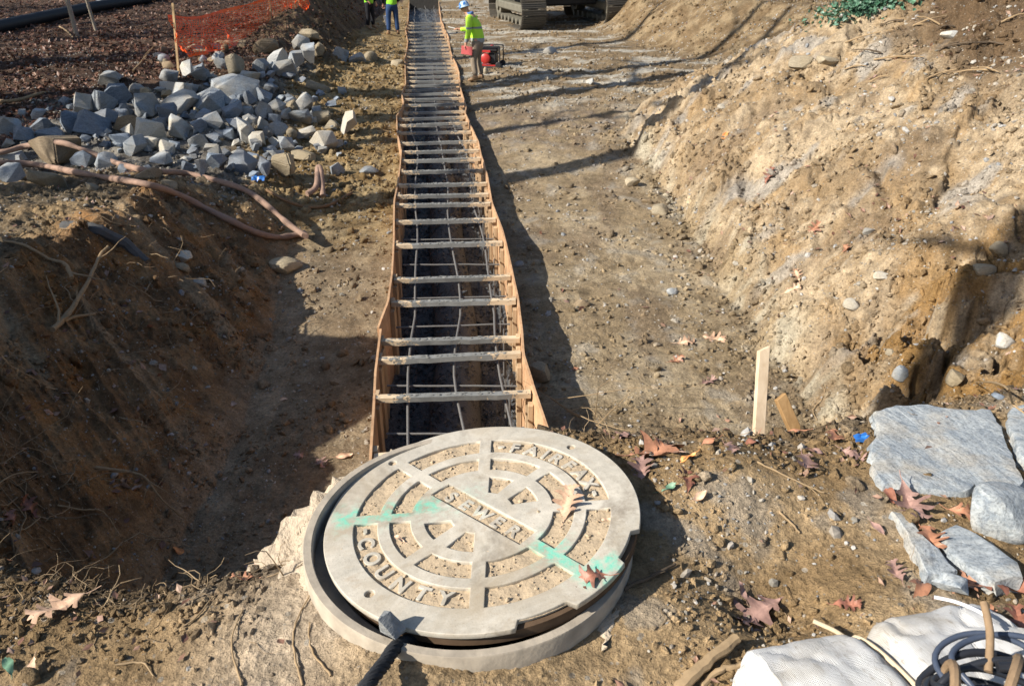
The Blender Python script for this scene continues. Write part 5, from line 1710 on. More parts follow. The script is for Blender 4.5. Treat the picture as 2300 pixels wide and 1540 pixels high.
def sandbag():
    a = hit(1690, 1490); b = hit(2285, 1440)
    c = Vector((.675, .845, 0)); c.z = h1(.66, .9)
    L = .57; W = .36; T = .116; BW = .47
    nu, nv = 110, 72
    vs = []; fs = []
    for i in range(nu + 1):
        u = i / nu
        # half width and half height along the sack
        end = min(1, (u / .10)) ** .45 * min(1, (1 - u) / .10) ** .5 if 0 < u < 1 else 0
        pinch = 1 - .24 * math.exp(-((u - BW) / .035) ** 2)
        hw = W / 2 * (.50 + .5 * end) * (1 - .10 * math.exp(-((u - BW) / .05) ** 2))
        ht = T * (max(end, 0.10)) * pinch
        if u > .86: hw *= 1 - .5 * ((u - .86) / .14)
        for j in range(nv):
            t = 2 * math.pi * j / nv
            cy, sz = math.cos(t), math.sin(t)
            y = math.copysign(abs(cy) ** .8, cy) * hw
            z = (math.copysign(abs(sz) ** .75, sz) * .5 + .5) * ht
            x = (u - .5) * L
            fx, fy = np.array([x * 8.]), np.array([y * 8. + z * 3])
            k = .010 * float(fbm(fx, fy, 3, 301)[0])
            cr = .5 * math.exp(-((u - .97) / .16) ** 2) + .25 * math.exp(-((u) / .08) ** 2) + .12 * math.exp(-((u - BW) / .07) ** 2)
            k += .045 * cr * float(perlin(np.array([x * 9.]), np.array([t * 3.2]), 303)[0]) + .022 * cr * float(perlin(np.array([x * 16.]), np.array([t * 9.]), 304)[0])
            fold = abs(float(perlin(np.array([x * 7. + y * 5]), np.array([y * 11. - x * 4]), 307)[0]))
            k -= .017 * math.exp(-(fold / .06) ** 2) * (.4 + cr)
            z += k * max(0, sz) + (.012 * float(perlin(np.array([x * 5.]), np.array([y * 5.]), 306)[0]) * max(0, sz))
            y += k * cy
            vs.append((x, y, z))
    for i in range(nu):
        for j in range(nv):
            j2 = (j + 1) % nv
            fs.append((i * nv + j, (i + 1) * nv + j, (i + 1) * nv + j2, i * nv + j2))
    fs.append(tuple(range(nv - 1, -1, -1))); fs.append(tuple(nu * nv + j for j in range(nv)))
    me = mesh_from('sandbag', vs, fs)
    bm = bmesh.new(); bm.from_mesh(me); bmesh.ops.recalc_face_normals(bm, faces=bm.faces); bm.to_mesh(me); bm.free()
    o = link('sandbag', me, M['sack'], None, True)
    o.location = c + Vector((0, 0, -.02)); o.rotation_euler = (D2(-4), D2(-2), D2(13))
    tag(o, 'lumpy white woven sandbag in the bottom right corner, tied round its middle', 'sandbag')
    mw = Matrix.Translation(o.location) @ o.rotation_euler.to_matrix().to_4x4()
    # tie
    pts = []
    for k in range(9):
        t = math.pi * (.98 - .86 * k / 8)
        u = BW - .025 + .045 * k / 8
        x = (u - .5) * L
        hw = W / 2 * .92; ht = T * .80
        cy, sz = math.cos(t), math.sin(t)
        pts.append(mw @ Vector((x, -math.copysign(abs(cy) ** .8, cy) * (hw + .002), (abs(sz) ** .75 * .5 + .5) * ht + .007)))
    P = list(pts)[::-1]
    tail = P[0] if P[0].y > P[-1].y else P[-1]
    if P[0].y < P[-1].y: P = P[::-1]
    P = [P[0] + Vector((-.055, .035, .012)), P[0] + Vector((-.02, .014, .008))] + P
    mb = MB(); mb.tube(spline(P, 5), .0042, 8)
    q = mb.build('tie_cord', plain('cotton_cord', (.58, .47, .32), .8, .2, .2, 200, .5, .001), None, True)
    tag(q, 'cream cord tied over the waist of the sandbag', 'cord')
    e = mw @ Vector((.44 * L, W * .30, T * .55))
    mb = MB(); mb.tube(spline([at_level(2098, 1340, -1.03), at_level(2150, 1352, -1.025), at_level(2205, 1376, -1.02), at_level(2228, 1402, -1.01)], 6), .0032, 7)
    q = mb.build('plastic_strip', plain('white_strip', (.7, .7, .72), .5, .4, .1), None, True)
    tag(q, 'twisted white plastic strip trailing along the back of the sandbag', 'cord')
    return o
BAG = sandbag()

def cable_coil():
    root = empty('cable_coil', at_level(2170, 1560, -.965))
    tag(root, 'messy coil of black cable tied with tan straps, heaped on the sandbag', 'cable')
    rs = random.Random(12)
    m1 = plain('cable_rubber', (.018, .02, .026), .38, .5, .3, 60)
    m2 = plain('strap_webbing', (.24, .165, .10), .85, .2, .3, 120, .5, .001)
    m3 = plain('cable_grey', (.05, .065, .10), .4, .45, .3, 60)
    for k in range(9):
        cx, cy, cz = rs.uniform(-.03, .05), rs.uniform(-.09, .01), rs.uniform(.01, .06)
        rx, ry = rs.uniform(.065, .10), rs.uniform(.04, .07)
        yaw = rs.uniform(-.35, .45); ti = rs.uniform(-.3, .75)
        P = []
        for i in range(40):
            a = 2 * math.pi * i / 36
            v = Vector((rx * math.cos(a) * (1 + .07 * math.sin(3 * a + k)), ry * math.sin(a), .012 * math.sin(2 * a + k)))
            v = Euler((ti, rs.uniform(-.01, .01), yaw)).to_matrix() @ v
            P.append(v + Vector((cx, cy, cz)))
        mb = MB(); mb.tube(P, [.0052, .0045, .006][k % 3], 10)
        mb.build('cable_loop', [m1, m3, m1][k % 3], root, True)
    for k in range(2):
        P = []
        x0 = [-.065, .02][k]
        for i in range(13):
            a = math.pi * (.05 + i / 12 * 1.0)
            P.append(Vector((x0 + .05 * math.cos(a) * (1 if k else .6), -.05 + .06 * math.cos(a) + .01 * k, .02 + .075 * math.sin(a))))
        mb = MB(); mb.tube(P, .0068, 8)
        mb.build('strap', m2, root, True)
    mb = MB(); mb.tube(spline([(.01, -.01, .06), (.03, .035, .085), (.037, .075, .105)], 6), [.0055] * 13, 10); mb.build('cable_end', m2, root, True)
    mb = MB(); mb.tube(spline([(.02, -.01, .07), (.09, -.02, .075), (.16, -.055, .055), (.26, -.11, .03)], 6), .0075, 10); mb.build('cable_tail', m1, root, True)
    mb = MB(); mb.tube(spline([(.115, -.005, .082), (.140, -.008, .085), (.165, -.012, .083)], 4), [.010] * 9, 12); mb.build('plug', m2, root, True)
cable_coil()

rs = random.Random(8)
for i in range(16):
    px = rs.uniform(1880, 2290); py = rs.uniform(20, 190)
    a = rs.uniform(-.6, .6) + (math.pi if rs.random() < .5 else 0); L = rs.uniform(40, 120)
    pts = [(px + math.cos(a) * L * t, max(4, py + math.sin(a) * L * .5 * t)) for t in (-.5, 0, .5)]
    limb('dry_twig', pts, .012, .005, rs.choice(['bark_pale', 'bark_dark']), 'thin dry twig lying in the leafy soil at the top right of the bank', 'twig', 'twigs on the top right bank', [.02, .06, .05], 2, 300 + i)

# ------------------------------------------------------------------ orange safety fence on stakes
def net_mat():
    k = NT('orange_net', .5, .3)
    k.b.inputs['Transmission Weight'].default_value = 0
    n = k.noise(k.obj(), 3, 3)
    c = k.mix(n, (.88, .085, .012), (1.0, .15, .02))
    return k.done(c)
M['net'] = net_mat()
M['fence_wood'] = wood_mat('fence_wood', (.30, .20, .10), (.44, .31, .17), False, (14, 14, 1))
def fence():
    base = hit(402, 165)
    d1 = depth_of(base)
    root = empty('safety_fence', (0, 0, 0))
    tag(root, 'bright orange plastic mesh fence sagging between wooden stakes above the rocks', 'fence')
    top = [(377, 36, d1 - .05), (440, 40, d1 + .7), (500, 25, d1 + 1.6), (560, 10, d1 + 3.0), (606, -4, d1 + 4.2), (650, -14, d1 + 4.8), (694, -28, d1 + 5.2)]
    bot = [(424, 128, d1 - .05), (466, 118, d1 + .6), (511, 107, d1 + 1.6), (548, 92, d1 + 3.0), (612, 85, d1 + 4.2), (655, 62, d1 + 4.8), (690, 22, d1 + 5.2)]
    tp = spline([at_depth(*q) for q in top], 12); bp = spline([at_depth(*q) for q in bot], 12)
    NU, NV = 66, 19
    def S(u, v):
        a = u * (len(tp) - 1); i = min(int(a), len(tp) - 2); f = a - i
        t = tp[i].lerp(tp[i + 1], f); b = bp[i].lerp(bp[i + 1], f)
        p = t.lerp(b, v)
        s = math.sin(math.pi * v)
        k = float(fbm(np.array([u * 7.]), np.array([v * 2.]), 3, 401)[0]); k2 = float(fbm(np.array([u * 15. + 3]), np.array([v * 5.]), 2, 402)[0])
        return p + Vector((.22 * k * v + .06 * k2 * s, .30 * k * s + .14 * k2, .05 * k2 * s))
    G = [[S(i / NU, j / NV) for j in range(NV + 1)] for i in range(NU + 1)]
    mb = MB()
    for i in range(NU + 1):            # upright straps
        for j in range(NV):
            a, b = G[i][j], G[i][j + 1]
            d = (G[min(i + 1, NU)][j] - G[max(i - 1, 0)][j]).normalized() * .013
            mb.add([a - d, a + d, b + d, b - d], [(0, 1, 2, 3)])
    for j in range(NV + 1):
        for i in range(NU):
            a, b = G[i][j], G[i + 1][j]
            wv = .026 if j in (0, NV) else .007
            e = (G[i][min(j + 1, NV)] - G[i][max(j - 1, 0)]).normalized() * wv
            mb.add([a - e, a + e, b + e, b - e], [(0, 1, 2, 3)])
    me = mb.mesh('mesh_net')
    bm = bmesh.new(); bm.from_mesh(me); bmesh.ops.remove_doubles(bm, verts=bm.verts, dist=.0005); bm.to_mesh(me); bm.free()
    link('mesh_net', me, M['net'], root)
    for (bx, by), (tx, ty), dd, lab in (((402, 167), (388, 8), d1 - .02, None), ((614, 84), (600, -40), d1 + 4.2, None), ((682, 30), (652, -45), d1 + 5.15, None)):
        mb = MB()
        a = at_depth(bx, by, dd); b = at_depth(tx, ty, dd)
        a = a - (b - a) * .12
        mb.beam(a, b, .045, .03, Vector((0, 1, 0)))
        mb.build('stake', M['fence_wood'], root, bevel=.003)
fence()

# ------------------------------------------------------------------ black bypass pipe with a coupling
def big_pipe():
    root = empty('bypass_pipe', (0, 0, 0))
    tag(root, 'thick black plastic pipe lying across the leaf litter at the top left', 'pipe')
    P = [hit(px, py, .14) for px, py in ((-420, 170), (-160, 112), (0, 74), (110, 50), (215, 27), (330, 8))]
    d = (P[-1] - P[-2]).normalized()
    P += [P[-1] + d * 3, P[-1] + d * 8]
    for i in (-1, -2): P[i].z = h1(P[i].x, P[i].y) + .14
    mb = MB(); mb.tube(spline(P, 8), .15, 24)
    mb.build('pipe_run', plain('black_pipe', (.010, .011, .014), .6, .3, .3, 5), root, True)
    a = hit(228, 22, .14); b = hit(296, 12, .14)
    u = (b - a).normalized()
    mb = MB(); mb.tube([a, a + u * .02, a + u * .03, b - u * .03, b - u * .02, b], [.155, .18, .18, .18, .18, .155], 24)
    mb.build('coupling', plain('coupling_grey', (.05, .07, .10), .35, .5, .3, 8), root, True)
    for t in (.62, .88):
        mb = MB(); c = a.lerp(b, t); mb.tube([c - u * .05, c + u * .05], .187, 24)
        mb.build('clamp_band', plain('clamp_steel', (.55, .57, .60), .4, .5, .2), root, True)
big_pipe()

# ------------------------------------------------------------------ trees
M['tree_bark'] = plain('tree_bark', (.17, .14, .11), .9, .2, .4, 12, .8, .02)
M['sapling_bark'] = plain('sapling_bark', (.32, .28, .22), .85, .2, .35, 14, .5, .01)
def grow(seed, height, r0, n_main, depth=3, spread=.55, first=.22):
    """trunk mesh and crown mesh of a bare winter tree"""
    rs = random.Random(seed)
    tr = MB(); cr = MB()
    P = [Vector((0, 0, -.3))]; d = Vector((0, 0, 1))
    n = 16
    for i in range(n):
        d = (d + Vector((rs.uniform(-1, 1), rs.uniform(-1, 1), 0)) * .045).normalized()
        P.append(P[-1] + d * height / n)
    rad = [r0 * (1.25 if i == 0 else 1) * (1 - .80 * (i / n) ** 1.6) for i in range(n + 1)]
    tr.tube(P, rad, 10)
    def branch(p, d, L, r, lev):
        m = 5
        Q = [p]; dd = d
        for k in range(m):
            dd = (dd + Vector((rs.uniform(-1, 1), rs.uniform(-1, 1), rs.uniform(-.5, .9))) * .22).normalized()
            Q.append(Q[-1] + dd * L / m)
        cr.tube(Q, [r * (1 - .75 * k / m) for k in range(m + 1)], 5 if lev > 1 else 6, cap=False)
        if lev < depth:
            for q in range(rs.randint(3, 5)):
                k = rs.randint(1, m)
                e = (dd + Vector((rs.uniform(-1, 1), rs.uniform(-1, 1), rs.uniform(-.3, .8))) * .9).normalized()
                branch(Q[k], e, L * rs.uniform(.35, .6), r * .5 * (1 - .1 * k), lev + 1)
    for b in range(n_main):
        t = first + (1 - first) * (b / n_main) ** .9
        i = min(n - 1, int(t * n)); p = P[i].lerp(P[i + 1], t * n - i) if t < 1 else P[n]
        a = b * 2.4 + rs.uniform(-.5, .5)
        d = Vector((math.cos(a), math.sin(a), rs.uniform(.3, 1.1))).normalized()
        branch(p, d, height * spread * .42 * (1.15 - .7 * t) * rs.uniform(.7, 1.2), rad[i] * .5, 1)
    return tr, cr
TREE_KIT = []
for s_, hgt, r_, nm, dep, sp, fi in ((50, 14.0, .30, 6, 2, .35, .62), (51, 14.5, .36, 7, 2, .35, .60), (52, 8.5, .13, 22, 4, .75, .30), (53, 8.0, .12, 24, 4, .75, .28)):
    tr, cr = grow(s_, hgt, r_, nm, dep, sp, fi)
    TREE_KIT.append((tr.mesh('trunk'), cr.mesh('crown')))
for a, b in TREE_KIT:
    for m in (a, b): m.materials.append(M['tree_bark']); m.polygons.foreach_set('use_smooth', [True] * len(m.polygons))
SH = Vector((SUN_DIR.x, SUN_DIR.y, 0)).normalized()
def shade_tree(i, tx, ty, D, scale=1.0, kit=0, lean=0.0):
    """a tree standing where its shadow falls across (tx, ty)"""
    up = D * math.tan(SUN_EL)
    b = Vector((tx, ty, 0)) + SH * D - Vector((0, math.tan(lean) * (up - 1.0), 0))
    tr, cr = TREE_KIT[kit]
    root = empty('bare_tree', (b.x, b.y, h1(b.x, b.y)), (-lean, 0, i * 1.7 if lean == 0 else 0))
    root.scale = (scale, scale, scale)
    tag(root, 'tall bare winter tree standing left of the site, beyond the photo', 'tree', 'bare trees left of the site')
    for nm, m in (('trunk', tr), ('crown', cr)):
        o = bpy.data.objects.new(nm, m); COL.objects.link(o); o.parent = root
SHADE = [(3.5, 5.6, 14, .95, 0, .30), (3.1, 13.0, 15, 1.0, 0, .10), (5.6, 20.5, 17, 1.0, 0, .15), (7.4, 19.6, 18, .9, 1, .2), (2.2, 18.8, 15, .8, 0, .05), (3.2, 23, 16, .9, 1, .2),
         (.9, 14.2, 14, .8, 0, 0), (-7.6, 10.6, 7.5, .9, 2, 0), (-10.5, 15.0, 7, 1.1, 3, 0), (-12, 18.0, 7, 1.2, 2, 0), (-12.5, 21.5, 9, 1.1, 3, 0), (-4.0, 22.5, 11, 1.0, 2, 0),
         (-14, 24, 8, 1.2, 3, 0), (-4.6, 25.5, 12, 1.2, 2, 0), (-5.6, 8.6, 6.5, .75, 3, 0), (-9.5, 12.6, 6, 1.0, 2, 0), (-15, 20, 8, 1.2, 3, 0), (-17, 25, 8, 1.2, 2, 0), (-13, 28, 9, 1.2, 3, 0)]
for i, a in enumerate(SHADE): shade_tree(i, *a)
for i, (px, py, tx, r, lab) in enumerate(((174, 82, 163, .055, 'pale thin sapling trunk, the nearer of two at the top left'), (216, 70, 209, .04, 'darker thin sapling trunk right of the pale one at the top left'))):
    p = hit(px, py)
    tr, cr = grow(80 + i, 6.5, r, 9, 2, .35, .5)
    root = empty('sapling', p, (0, D2(-3 - 2 * i), 0))
    tag(root, lab, 'tree')
    link('trunk', tr.mesh('trunk'), M['sapling_bark'], root, True)
    link('crown', cr.mesh('crown'), M['sapling_bark'], root, True)

# ------------------------------------------------------------------ ground ivy on the far bank
def ivy():
    rs = np.random.RandomState(4)
    P = []
    for k in range(700):
        px = rs.normal(1940, 60); py = 38 - (px - 1860) * .22 + rs.normal(0, 13)
        p = hit(px, max(py, -15))
        P.append((p.x, p.y, p.z + rs.uniform(.0, .12)))
    P = np.array(P); n = len(P); s = rs.uniform(.05, .11, n)
    M['ivy'] = island_mat('ivy_leaf', [(.03, .09, .05), (.09, .19, .12), (.05, .12, .075), (.14, .24, .18)], .45, .4)
    o = stuff_mesh('ground_ivy', LEAF_V, LEAF_F, P, np.stack([s, s * 1.3, s * 1.5], -1), rot_mats(n, .5), M['ivy'])
    tag(o, 'bluish green ivy creeping over the top of the far right bank', 'ivy')
ivy()

# ------------------------------------------------------------------ people
def skin_mesh(chains, name, sub=2):
    vs = []; rad = []; es = []; idx = {}
    def vid(p, r):
        k = tuple(round(c, 4) for c in p)
        if k not in idx:
            idx[k] = len(vs); vs.append(p); rad.append(r)
        return idx[k]
    for ch in chains:
        prev = None
        for p, r in ch:
            i = vid(p, r)
            if prev is not None and prev != i: es.append((prev, i))
            prev = i
    me = bpy.data.meshes.new(name); me.from_pydata([tuple(v) for v in vs], es, []); me.update()
    o = bpy.data.objects.new(name, me); COL.objects.link(o)
    md = o.modifiers.new('skin', 'SKIN'); md.use_smooth_shade = True
    for i, sv in enumerate(me.skin_vertices[0].data):
        r = rad[i]
        sv.radius = r if hasattr(r, '__len__') else (r, r)
        sv.use_root = (i == 0)
    ss = o.modifiers.new('sub', 'SUBSURF'); ss.levels = sub; ss.render_levels = sub
    dg = bpy.context.evaluated_depsgraph_get()
    out = bpy.data.meshes.new_from_object(o.evaluated_get(dg))
    bpy.data.objects.remove(o)
    out.name = name
    out.materials.clear()
    return out
M['flesh'] = plain('flesh', (.50, .26, .18), .55, .35, .1, 10)
M['leather'] = plain('boot_leather', (.24, .15, .08), .7, .3, .3, 20)
def vest_mat(name, base, band, zs, orange=None):
    k = NT(name, .6, .25)
    o = k.obj()
    x = k.n('ShaderNodeSeparateXYZ', {'Vector': o})
    n = k.noise(o, 9, 3)
    c = k.mix(n, tuple(v * .8 for v in base), base)
    for a, b, col in zs:
        m = k.math('MULTIPLY', k.math('GREATER_THAN', x.outputs[2], a), k.math('LESS_THAN', x.outputs[2], b))
        c = k.mix(m, c, col)
    return k.done(c, k.bump(k.noise(o, 7, 4), .6, .03))
HV = (.50, .88, .06)
GREY = (.30, .33, .34)
M['jacket'] = vest_mat('hi_vis_jacket', HV, GREY, [(.80, .985, GREY), (1.19, 1.235, (.22, .26, .27))])
M['vest'] = vest_mat('hi_vis_vest', (.32, .80, .05), GREY, [(1.07, 1.16, (.85, .25, .06)), (1.095, 1.13, (.6, .6, .6))])
def person(name, base, fdir, label, pose, jacket, trousers, sleeve, hat=None, hood=None, lean=0.0):
    f = Vector(fdir).normalized(); l = Vector((0, 0, 1)).cross(f)
    root = empty(name, base)
    tag(root, label, 'person')
    def J(a, b, c): return f * a + l * b + Vector((0, 0, c))
    q = {k: J(*v) for k, v in pose.items()}
    def hand(wr, kn, side):
        d = (kn - wr).normalized()
        s = d.cross(Vector((0, 0, 1)));
        if s.length < .2: s = d.cross(f)
        s.normalize(); n = s.cross(d)
        palm = wr + d * .085
        ch = [[(wr, .026), (palm, (.036, .020))]]
        for k, (off, L) in enumerate(((-.030, .070), (-.010, .080), (.010, .076), (.030, .060))):
            a = palm + s * off
            ch.append([(palm, (.036, .020)), (a + d * .02, .0095), (a + d * (L * .6) - n * .012, .009), (a + d * (L * .8) - n * .038, .0075)])
        ch.append([(palm, (.036, .020)), (palm + s * -.038 - d * .02, .011), (palm + s * -.052 + d * .03 - n * .02, .009)])
        return ch
    body = [[(q['pelvis'], (.10, .08)), (q['spine'], (.11, .08)), (q['chest'], (.165, .11)), (q['neck'], .055), (q['chin'], .062), (q['head'], (.078, .095)), (q['crown'], (.070, .085))]]
    for s in 'LR':
        body.append([(q['pelvis'], (.10, .08)), (q['hip' + s], .070), (q['knee' + s], .060), (q['ankle' + s], .042), (q['toe' + s], .036)])
        body.append([(q['chest'], (.165, .11)), (q['sh' + s], .062), (q['el' + s], .046), (q['wr' + s], .030)])
        body += hand(q['wr' + s], q['hand' + s], s)
    nose = q['head'] + (q['nose'] - q['head'])
    body.append([(q['head'], (.078, .095)), (nose, .016)])
    link('body', skin_mesh(body, 'body'), M['flesh'], root, True)
    up = [[(q['pelvis'] + Vector((0, 0, -.10)), (.18, .15)), (q['pelvis'] + Vector((0, 0, -.02)), (.18, .145)), (q['spine'], (.175, .135)), (q['chest'], (.20, .145)), (q['neck'] + Vector((0, 0, -.03)), .085)]]
    if sleeve:
        for s in 'LR':
            up.append([(q['chest'], (.20, .145)), (q['sh' + s], .088), (q['el' + s], .070), (q['wr' + s], .052)])
    link('jacket' if sleeve else 'vest', skin_mesh(up, 'jacket'), M[jacket], root, True)
    if not sleeve:
        for s in 'LR':
            link('sleeve', skin_mesh([[(q['sh' + s] * .8 + q['chest'] * .2, .08), (q['sh' + s], .078), (q['el' + s], .062), (q['wr' + s], .045)]], 'sleeve'), M['dark_cloth'], root, True)
    legs = [[(q['pelvis'] + Vector((0, 0, .02)), (.165, .125)), (q['pelvis'] + Vector((0, 0, -.06)), (.165, .12))]]
    for s in 'LR':
        legs.append([(q['pelvis'] + Vector((0, 0, -.06)), (.165, .12)), (q['hip' + s] - Vector((0, 0, .08)), .108), (q['knee' + s], .082), (q['ankle' + s] + Vector((0, 0, .03)), .072)])
    link('trousers', skin_mesh(legs, 'trousers'), M[trousers], root, True)
    for s in 'LR':
        a = q['ankle' + s]; t = q['toe' + s]
        ch = [[(a + Vector((0, 0, .06)), .060), (a + Vector((0, 0, -.02)), .058), (a.lerp(t, .5) + Vector((0, 0, -.01)), (.052, .042)), (t + (t - a).normalized() * .05, (.046, .032))],
              [(a + Vector((0, 0, -.02)), .058), (a - (t - a).normalized() * .05 - Vector((0, 0, .03)), .042)]]
        link('boot', skin_mesh(ch, 'boot'), M['leather'], root, True)
    if hat:
        ax = (q['crown'] - q['chin']).normalized()
        mb = MB()
        prof = [(.150, -.012), (.152, -.004), (.122, .002), (.121, .03), (.112, .07), (.088, .105), (.05, .125), (0, .131)]
        mb.lathe(prof, 28)
        me = mb.mesh('hard_hat')
        rot = ax.to_track_quat('Z', 'Y').to_matrix().to_4x4()
        me.transform(Matrix.Translation(q['head'] + ax * .035 + f * .01) @ rot)
        link('hard_hat', me, M[hat], root, True)
        mb = MB(); c = q['head'] + ax * .035 + f * .135
        mb.add([c + l * y + f * x + ax * z for x, y, z in ((-.03, -.10, .012), (-.03, .10, .012), (.05, .06, -.006), (.05, -.06, -.006), (-.03, -.10, .000), (-.03, .10, .000), (.05, .06, -.014), (.05, -.06, -.014))],
               [(0, 3, 2, 1), (4, 5, 6, 7), (0, 1, 5, 4), (1, 2, 6, 5), (2, 3, 7, 6), (3, 0, 4, 7)])
        mb.build('hat_peak', M[hat], root)
    if hood:
        ch = [[(q['neck'] + Vector((0, 0, -.02)), .11), (q['neck'] - f * .07 + Vector((0, 0, .03)), .085), (q['chin'] - f * .10 + Vector((0, 0, .0)), .07)]]
        link('hood', skin_mesh(ch, 'hood'), M[hood], root, True)
    return root, q
M['khaki'] = plain('khaki_cloth', (.25, .20, .15), .85, .15, .3, 9, .6, .02)
M['denim'] = plain('denim', (.03, .06, .14), .85, .15, .35, 9, .5, .02)
M['dark_cloth'] = plain('dark_cloth', (.018, .018, .022), .85, .15, .3, 9, .5, .02)
M['blue_cloth'] = plain('blue_hood', (.10, .19, .42), .85, .15, .25, 9, .5, .02)
def hat_mat():
    k = NT('hard_hat_blue', .3, .5)
    o = k.obj()
    v = k.n('ShaderNodeTexVoronoi', {'Vector': o, 'Scale': 17.0})
    s = k.n('ShaderNodeSeparateColor', {'Color': v.outputs['Color']})
    m = k.math('GREATER_THAN', s.outputs[0], .55)
    c = k.mix(m, (.05, .17, .45), (.45, .58, .70))
    return k.done(c)
M['hat_blue'] = hat_mat()
POSE1 = dict(pelvis=(-.04, 0, .95), spine=(.02, 0, 1.18), chest=(.12, 0, 1.38), neck=(.19, 0, 1.50), chin=(.235, 0, 1.555), head=(.27, 0, 1.62), crown=(.275, 0, 1.69), nose=(.375, 0, 1.575),
             hipL=(-.03, .10, .88), kneeL=(.05, .11, .49), ankleL=(.0, .11, .10), toeL=(.15, .13, .045), hipR=(-.03, -.10, .88), kneeR=(.02, -.11, .49), ankleR=(-.07, -.12, .10), toeR=(.08, -.14, .045),
             shL=(.10, .20, 1.39), elL=(.09, .27, 1.12), wrL=(.17, .25, .89), handL=(.19, .245, .80), shR=(.12, -.20, 1.39), elR=(.24, -.26, 1.15), wrR=(.48, -.17, 1.14), handR=(.57, -.15, 1.15))
b1 = hit(1072, 183)
def proj_y(p):
    z = p.y * CP - p.z * SP
    return 770 + F * (-p.z * CP - p.y * SP) / z
ks = 1.0
for _ in range(30):
    if proj_y(b1 + Vector((0, 0, 1.76 * ks))) < 4: ks *= .99
W1, q1 = person('person', b1, (-.92, .30, 0), 'worker in blue hard hat and bright yellow jacket looking down at the formwork', POSE1, 'jacket', 'khaki', True, 'hat_blue', 'blue_cloth')
W1.scale = (ks, ks, ks)

mb = MB()
c = b1 + q1['handL'] * ks + Vector((.03, -.02, -.07))
mb.box((0, 0, 0), (.24, .02, .17), (0.1, .12, -.2)); o = mb.build('folder', plain('pink_folder', (.62, .13, .13), .6, .3, .15), None, bevel=.003); o.location = c
tag(o, 'pinkish red folder held at the thigh by the yellow jacketed worker', 'folder')
mb = MB(); mb.beam((0, 0, 0), (-.15, .03, .03), .018, .014); o = mb.build('marker_pen', plain('white_plastic', (.75, .76, .78), .4, .4, .05), None, bevel=.003)
o.location = b1 + q1['handR'] * ks + Vector((-.02, 0, .01))
tag(o, 'small white marker held out over the form by the yellow jacketed worker', 'marker')
POSE2 = dict(pelvis=(0, 0, .96), spine=(.0, 0, 1.20), chest=(.02, 0, 1.42), neck=(.03, 0, 1.54), chin=(.05, 0, 1.60), head=(.06, 0, 1.67), crown=(.05, 0, 1.74), nose=(.165, 0, 1.645),
             hipL=(0, .10, .89), kneeL=(.03, .12, .49), ankleL=(.0, .14, .10), toeL=(.14, .18, .045), hipR=(0, -.10, .89), kneeR=(.03, -.12, .49), ankleR=(.0, -.14, .10), toeR=(.14, -.18, .045),
             shL=(.02, .20, 1.43), elL=(-.02, .28, 1.14), wrL=(.10, .25, .92), handL=(.14, .24, .84), shR=(.02, -.20, 1.43), elR=(-.02, -.28, 1.14), wrR=(.12, -.20, .98), handR=(.18, -.16, .93))
b2 = hit(833, 66)
def fit(b, zz, py):
    k = 1.15
    while proj_y(b + Vector((0, 0, zz * k))) < py and k > .8: k *= .99
    return k
M['vest_plain'] = vest_mat('green_vest', (.32, .80, .05), GREY, [(1.2, 1.25, (.5, .5, .5))])
W2, q2 = person('person', b2, (.75, -.5, 0), 'worker in black trousers and green vest standing left of the one in jeans', POSE2, 'vest_plain', 'dark_cloth', False, 'hat_blue')
k2 = fit(b2, .84, 11); W2.scale = (k2, k2, k2)
b3 = hit(884, 80)
W3, q3 = person('person', b3, (-.25, .95, 0), 'worker in blue jeans and green orange vest seen from behind beside the form', POSE2, 'vest', 'denim', False, 'hat_blue')
k3 = fit(b3, .84, 15); W3.scale = (k3, k3, k3)
mb = MB(); mb.box((0, 0, 0), (.11, .012, .27), (.1, -.2, .3)); o = mb.build('paper_sheet', plain('white_paper', (.72, .74, .78), .6, .2, .04), None)
o.location = at_depth(868, 46, depth_of(b3) + .15)
tag(o, 'white board hanging between the two workers at the far left of the form', 'board')

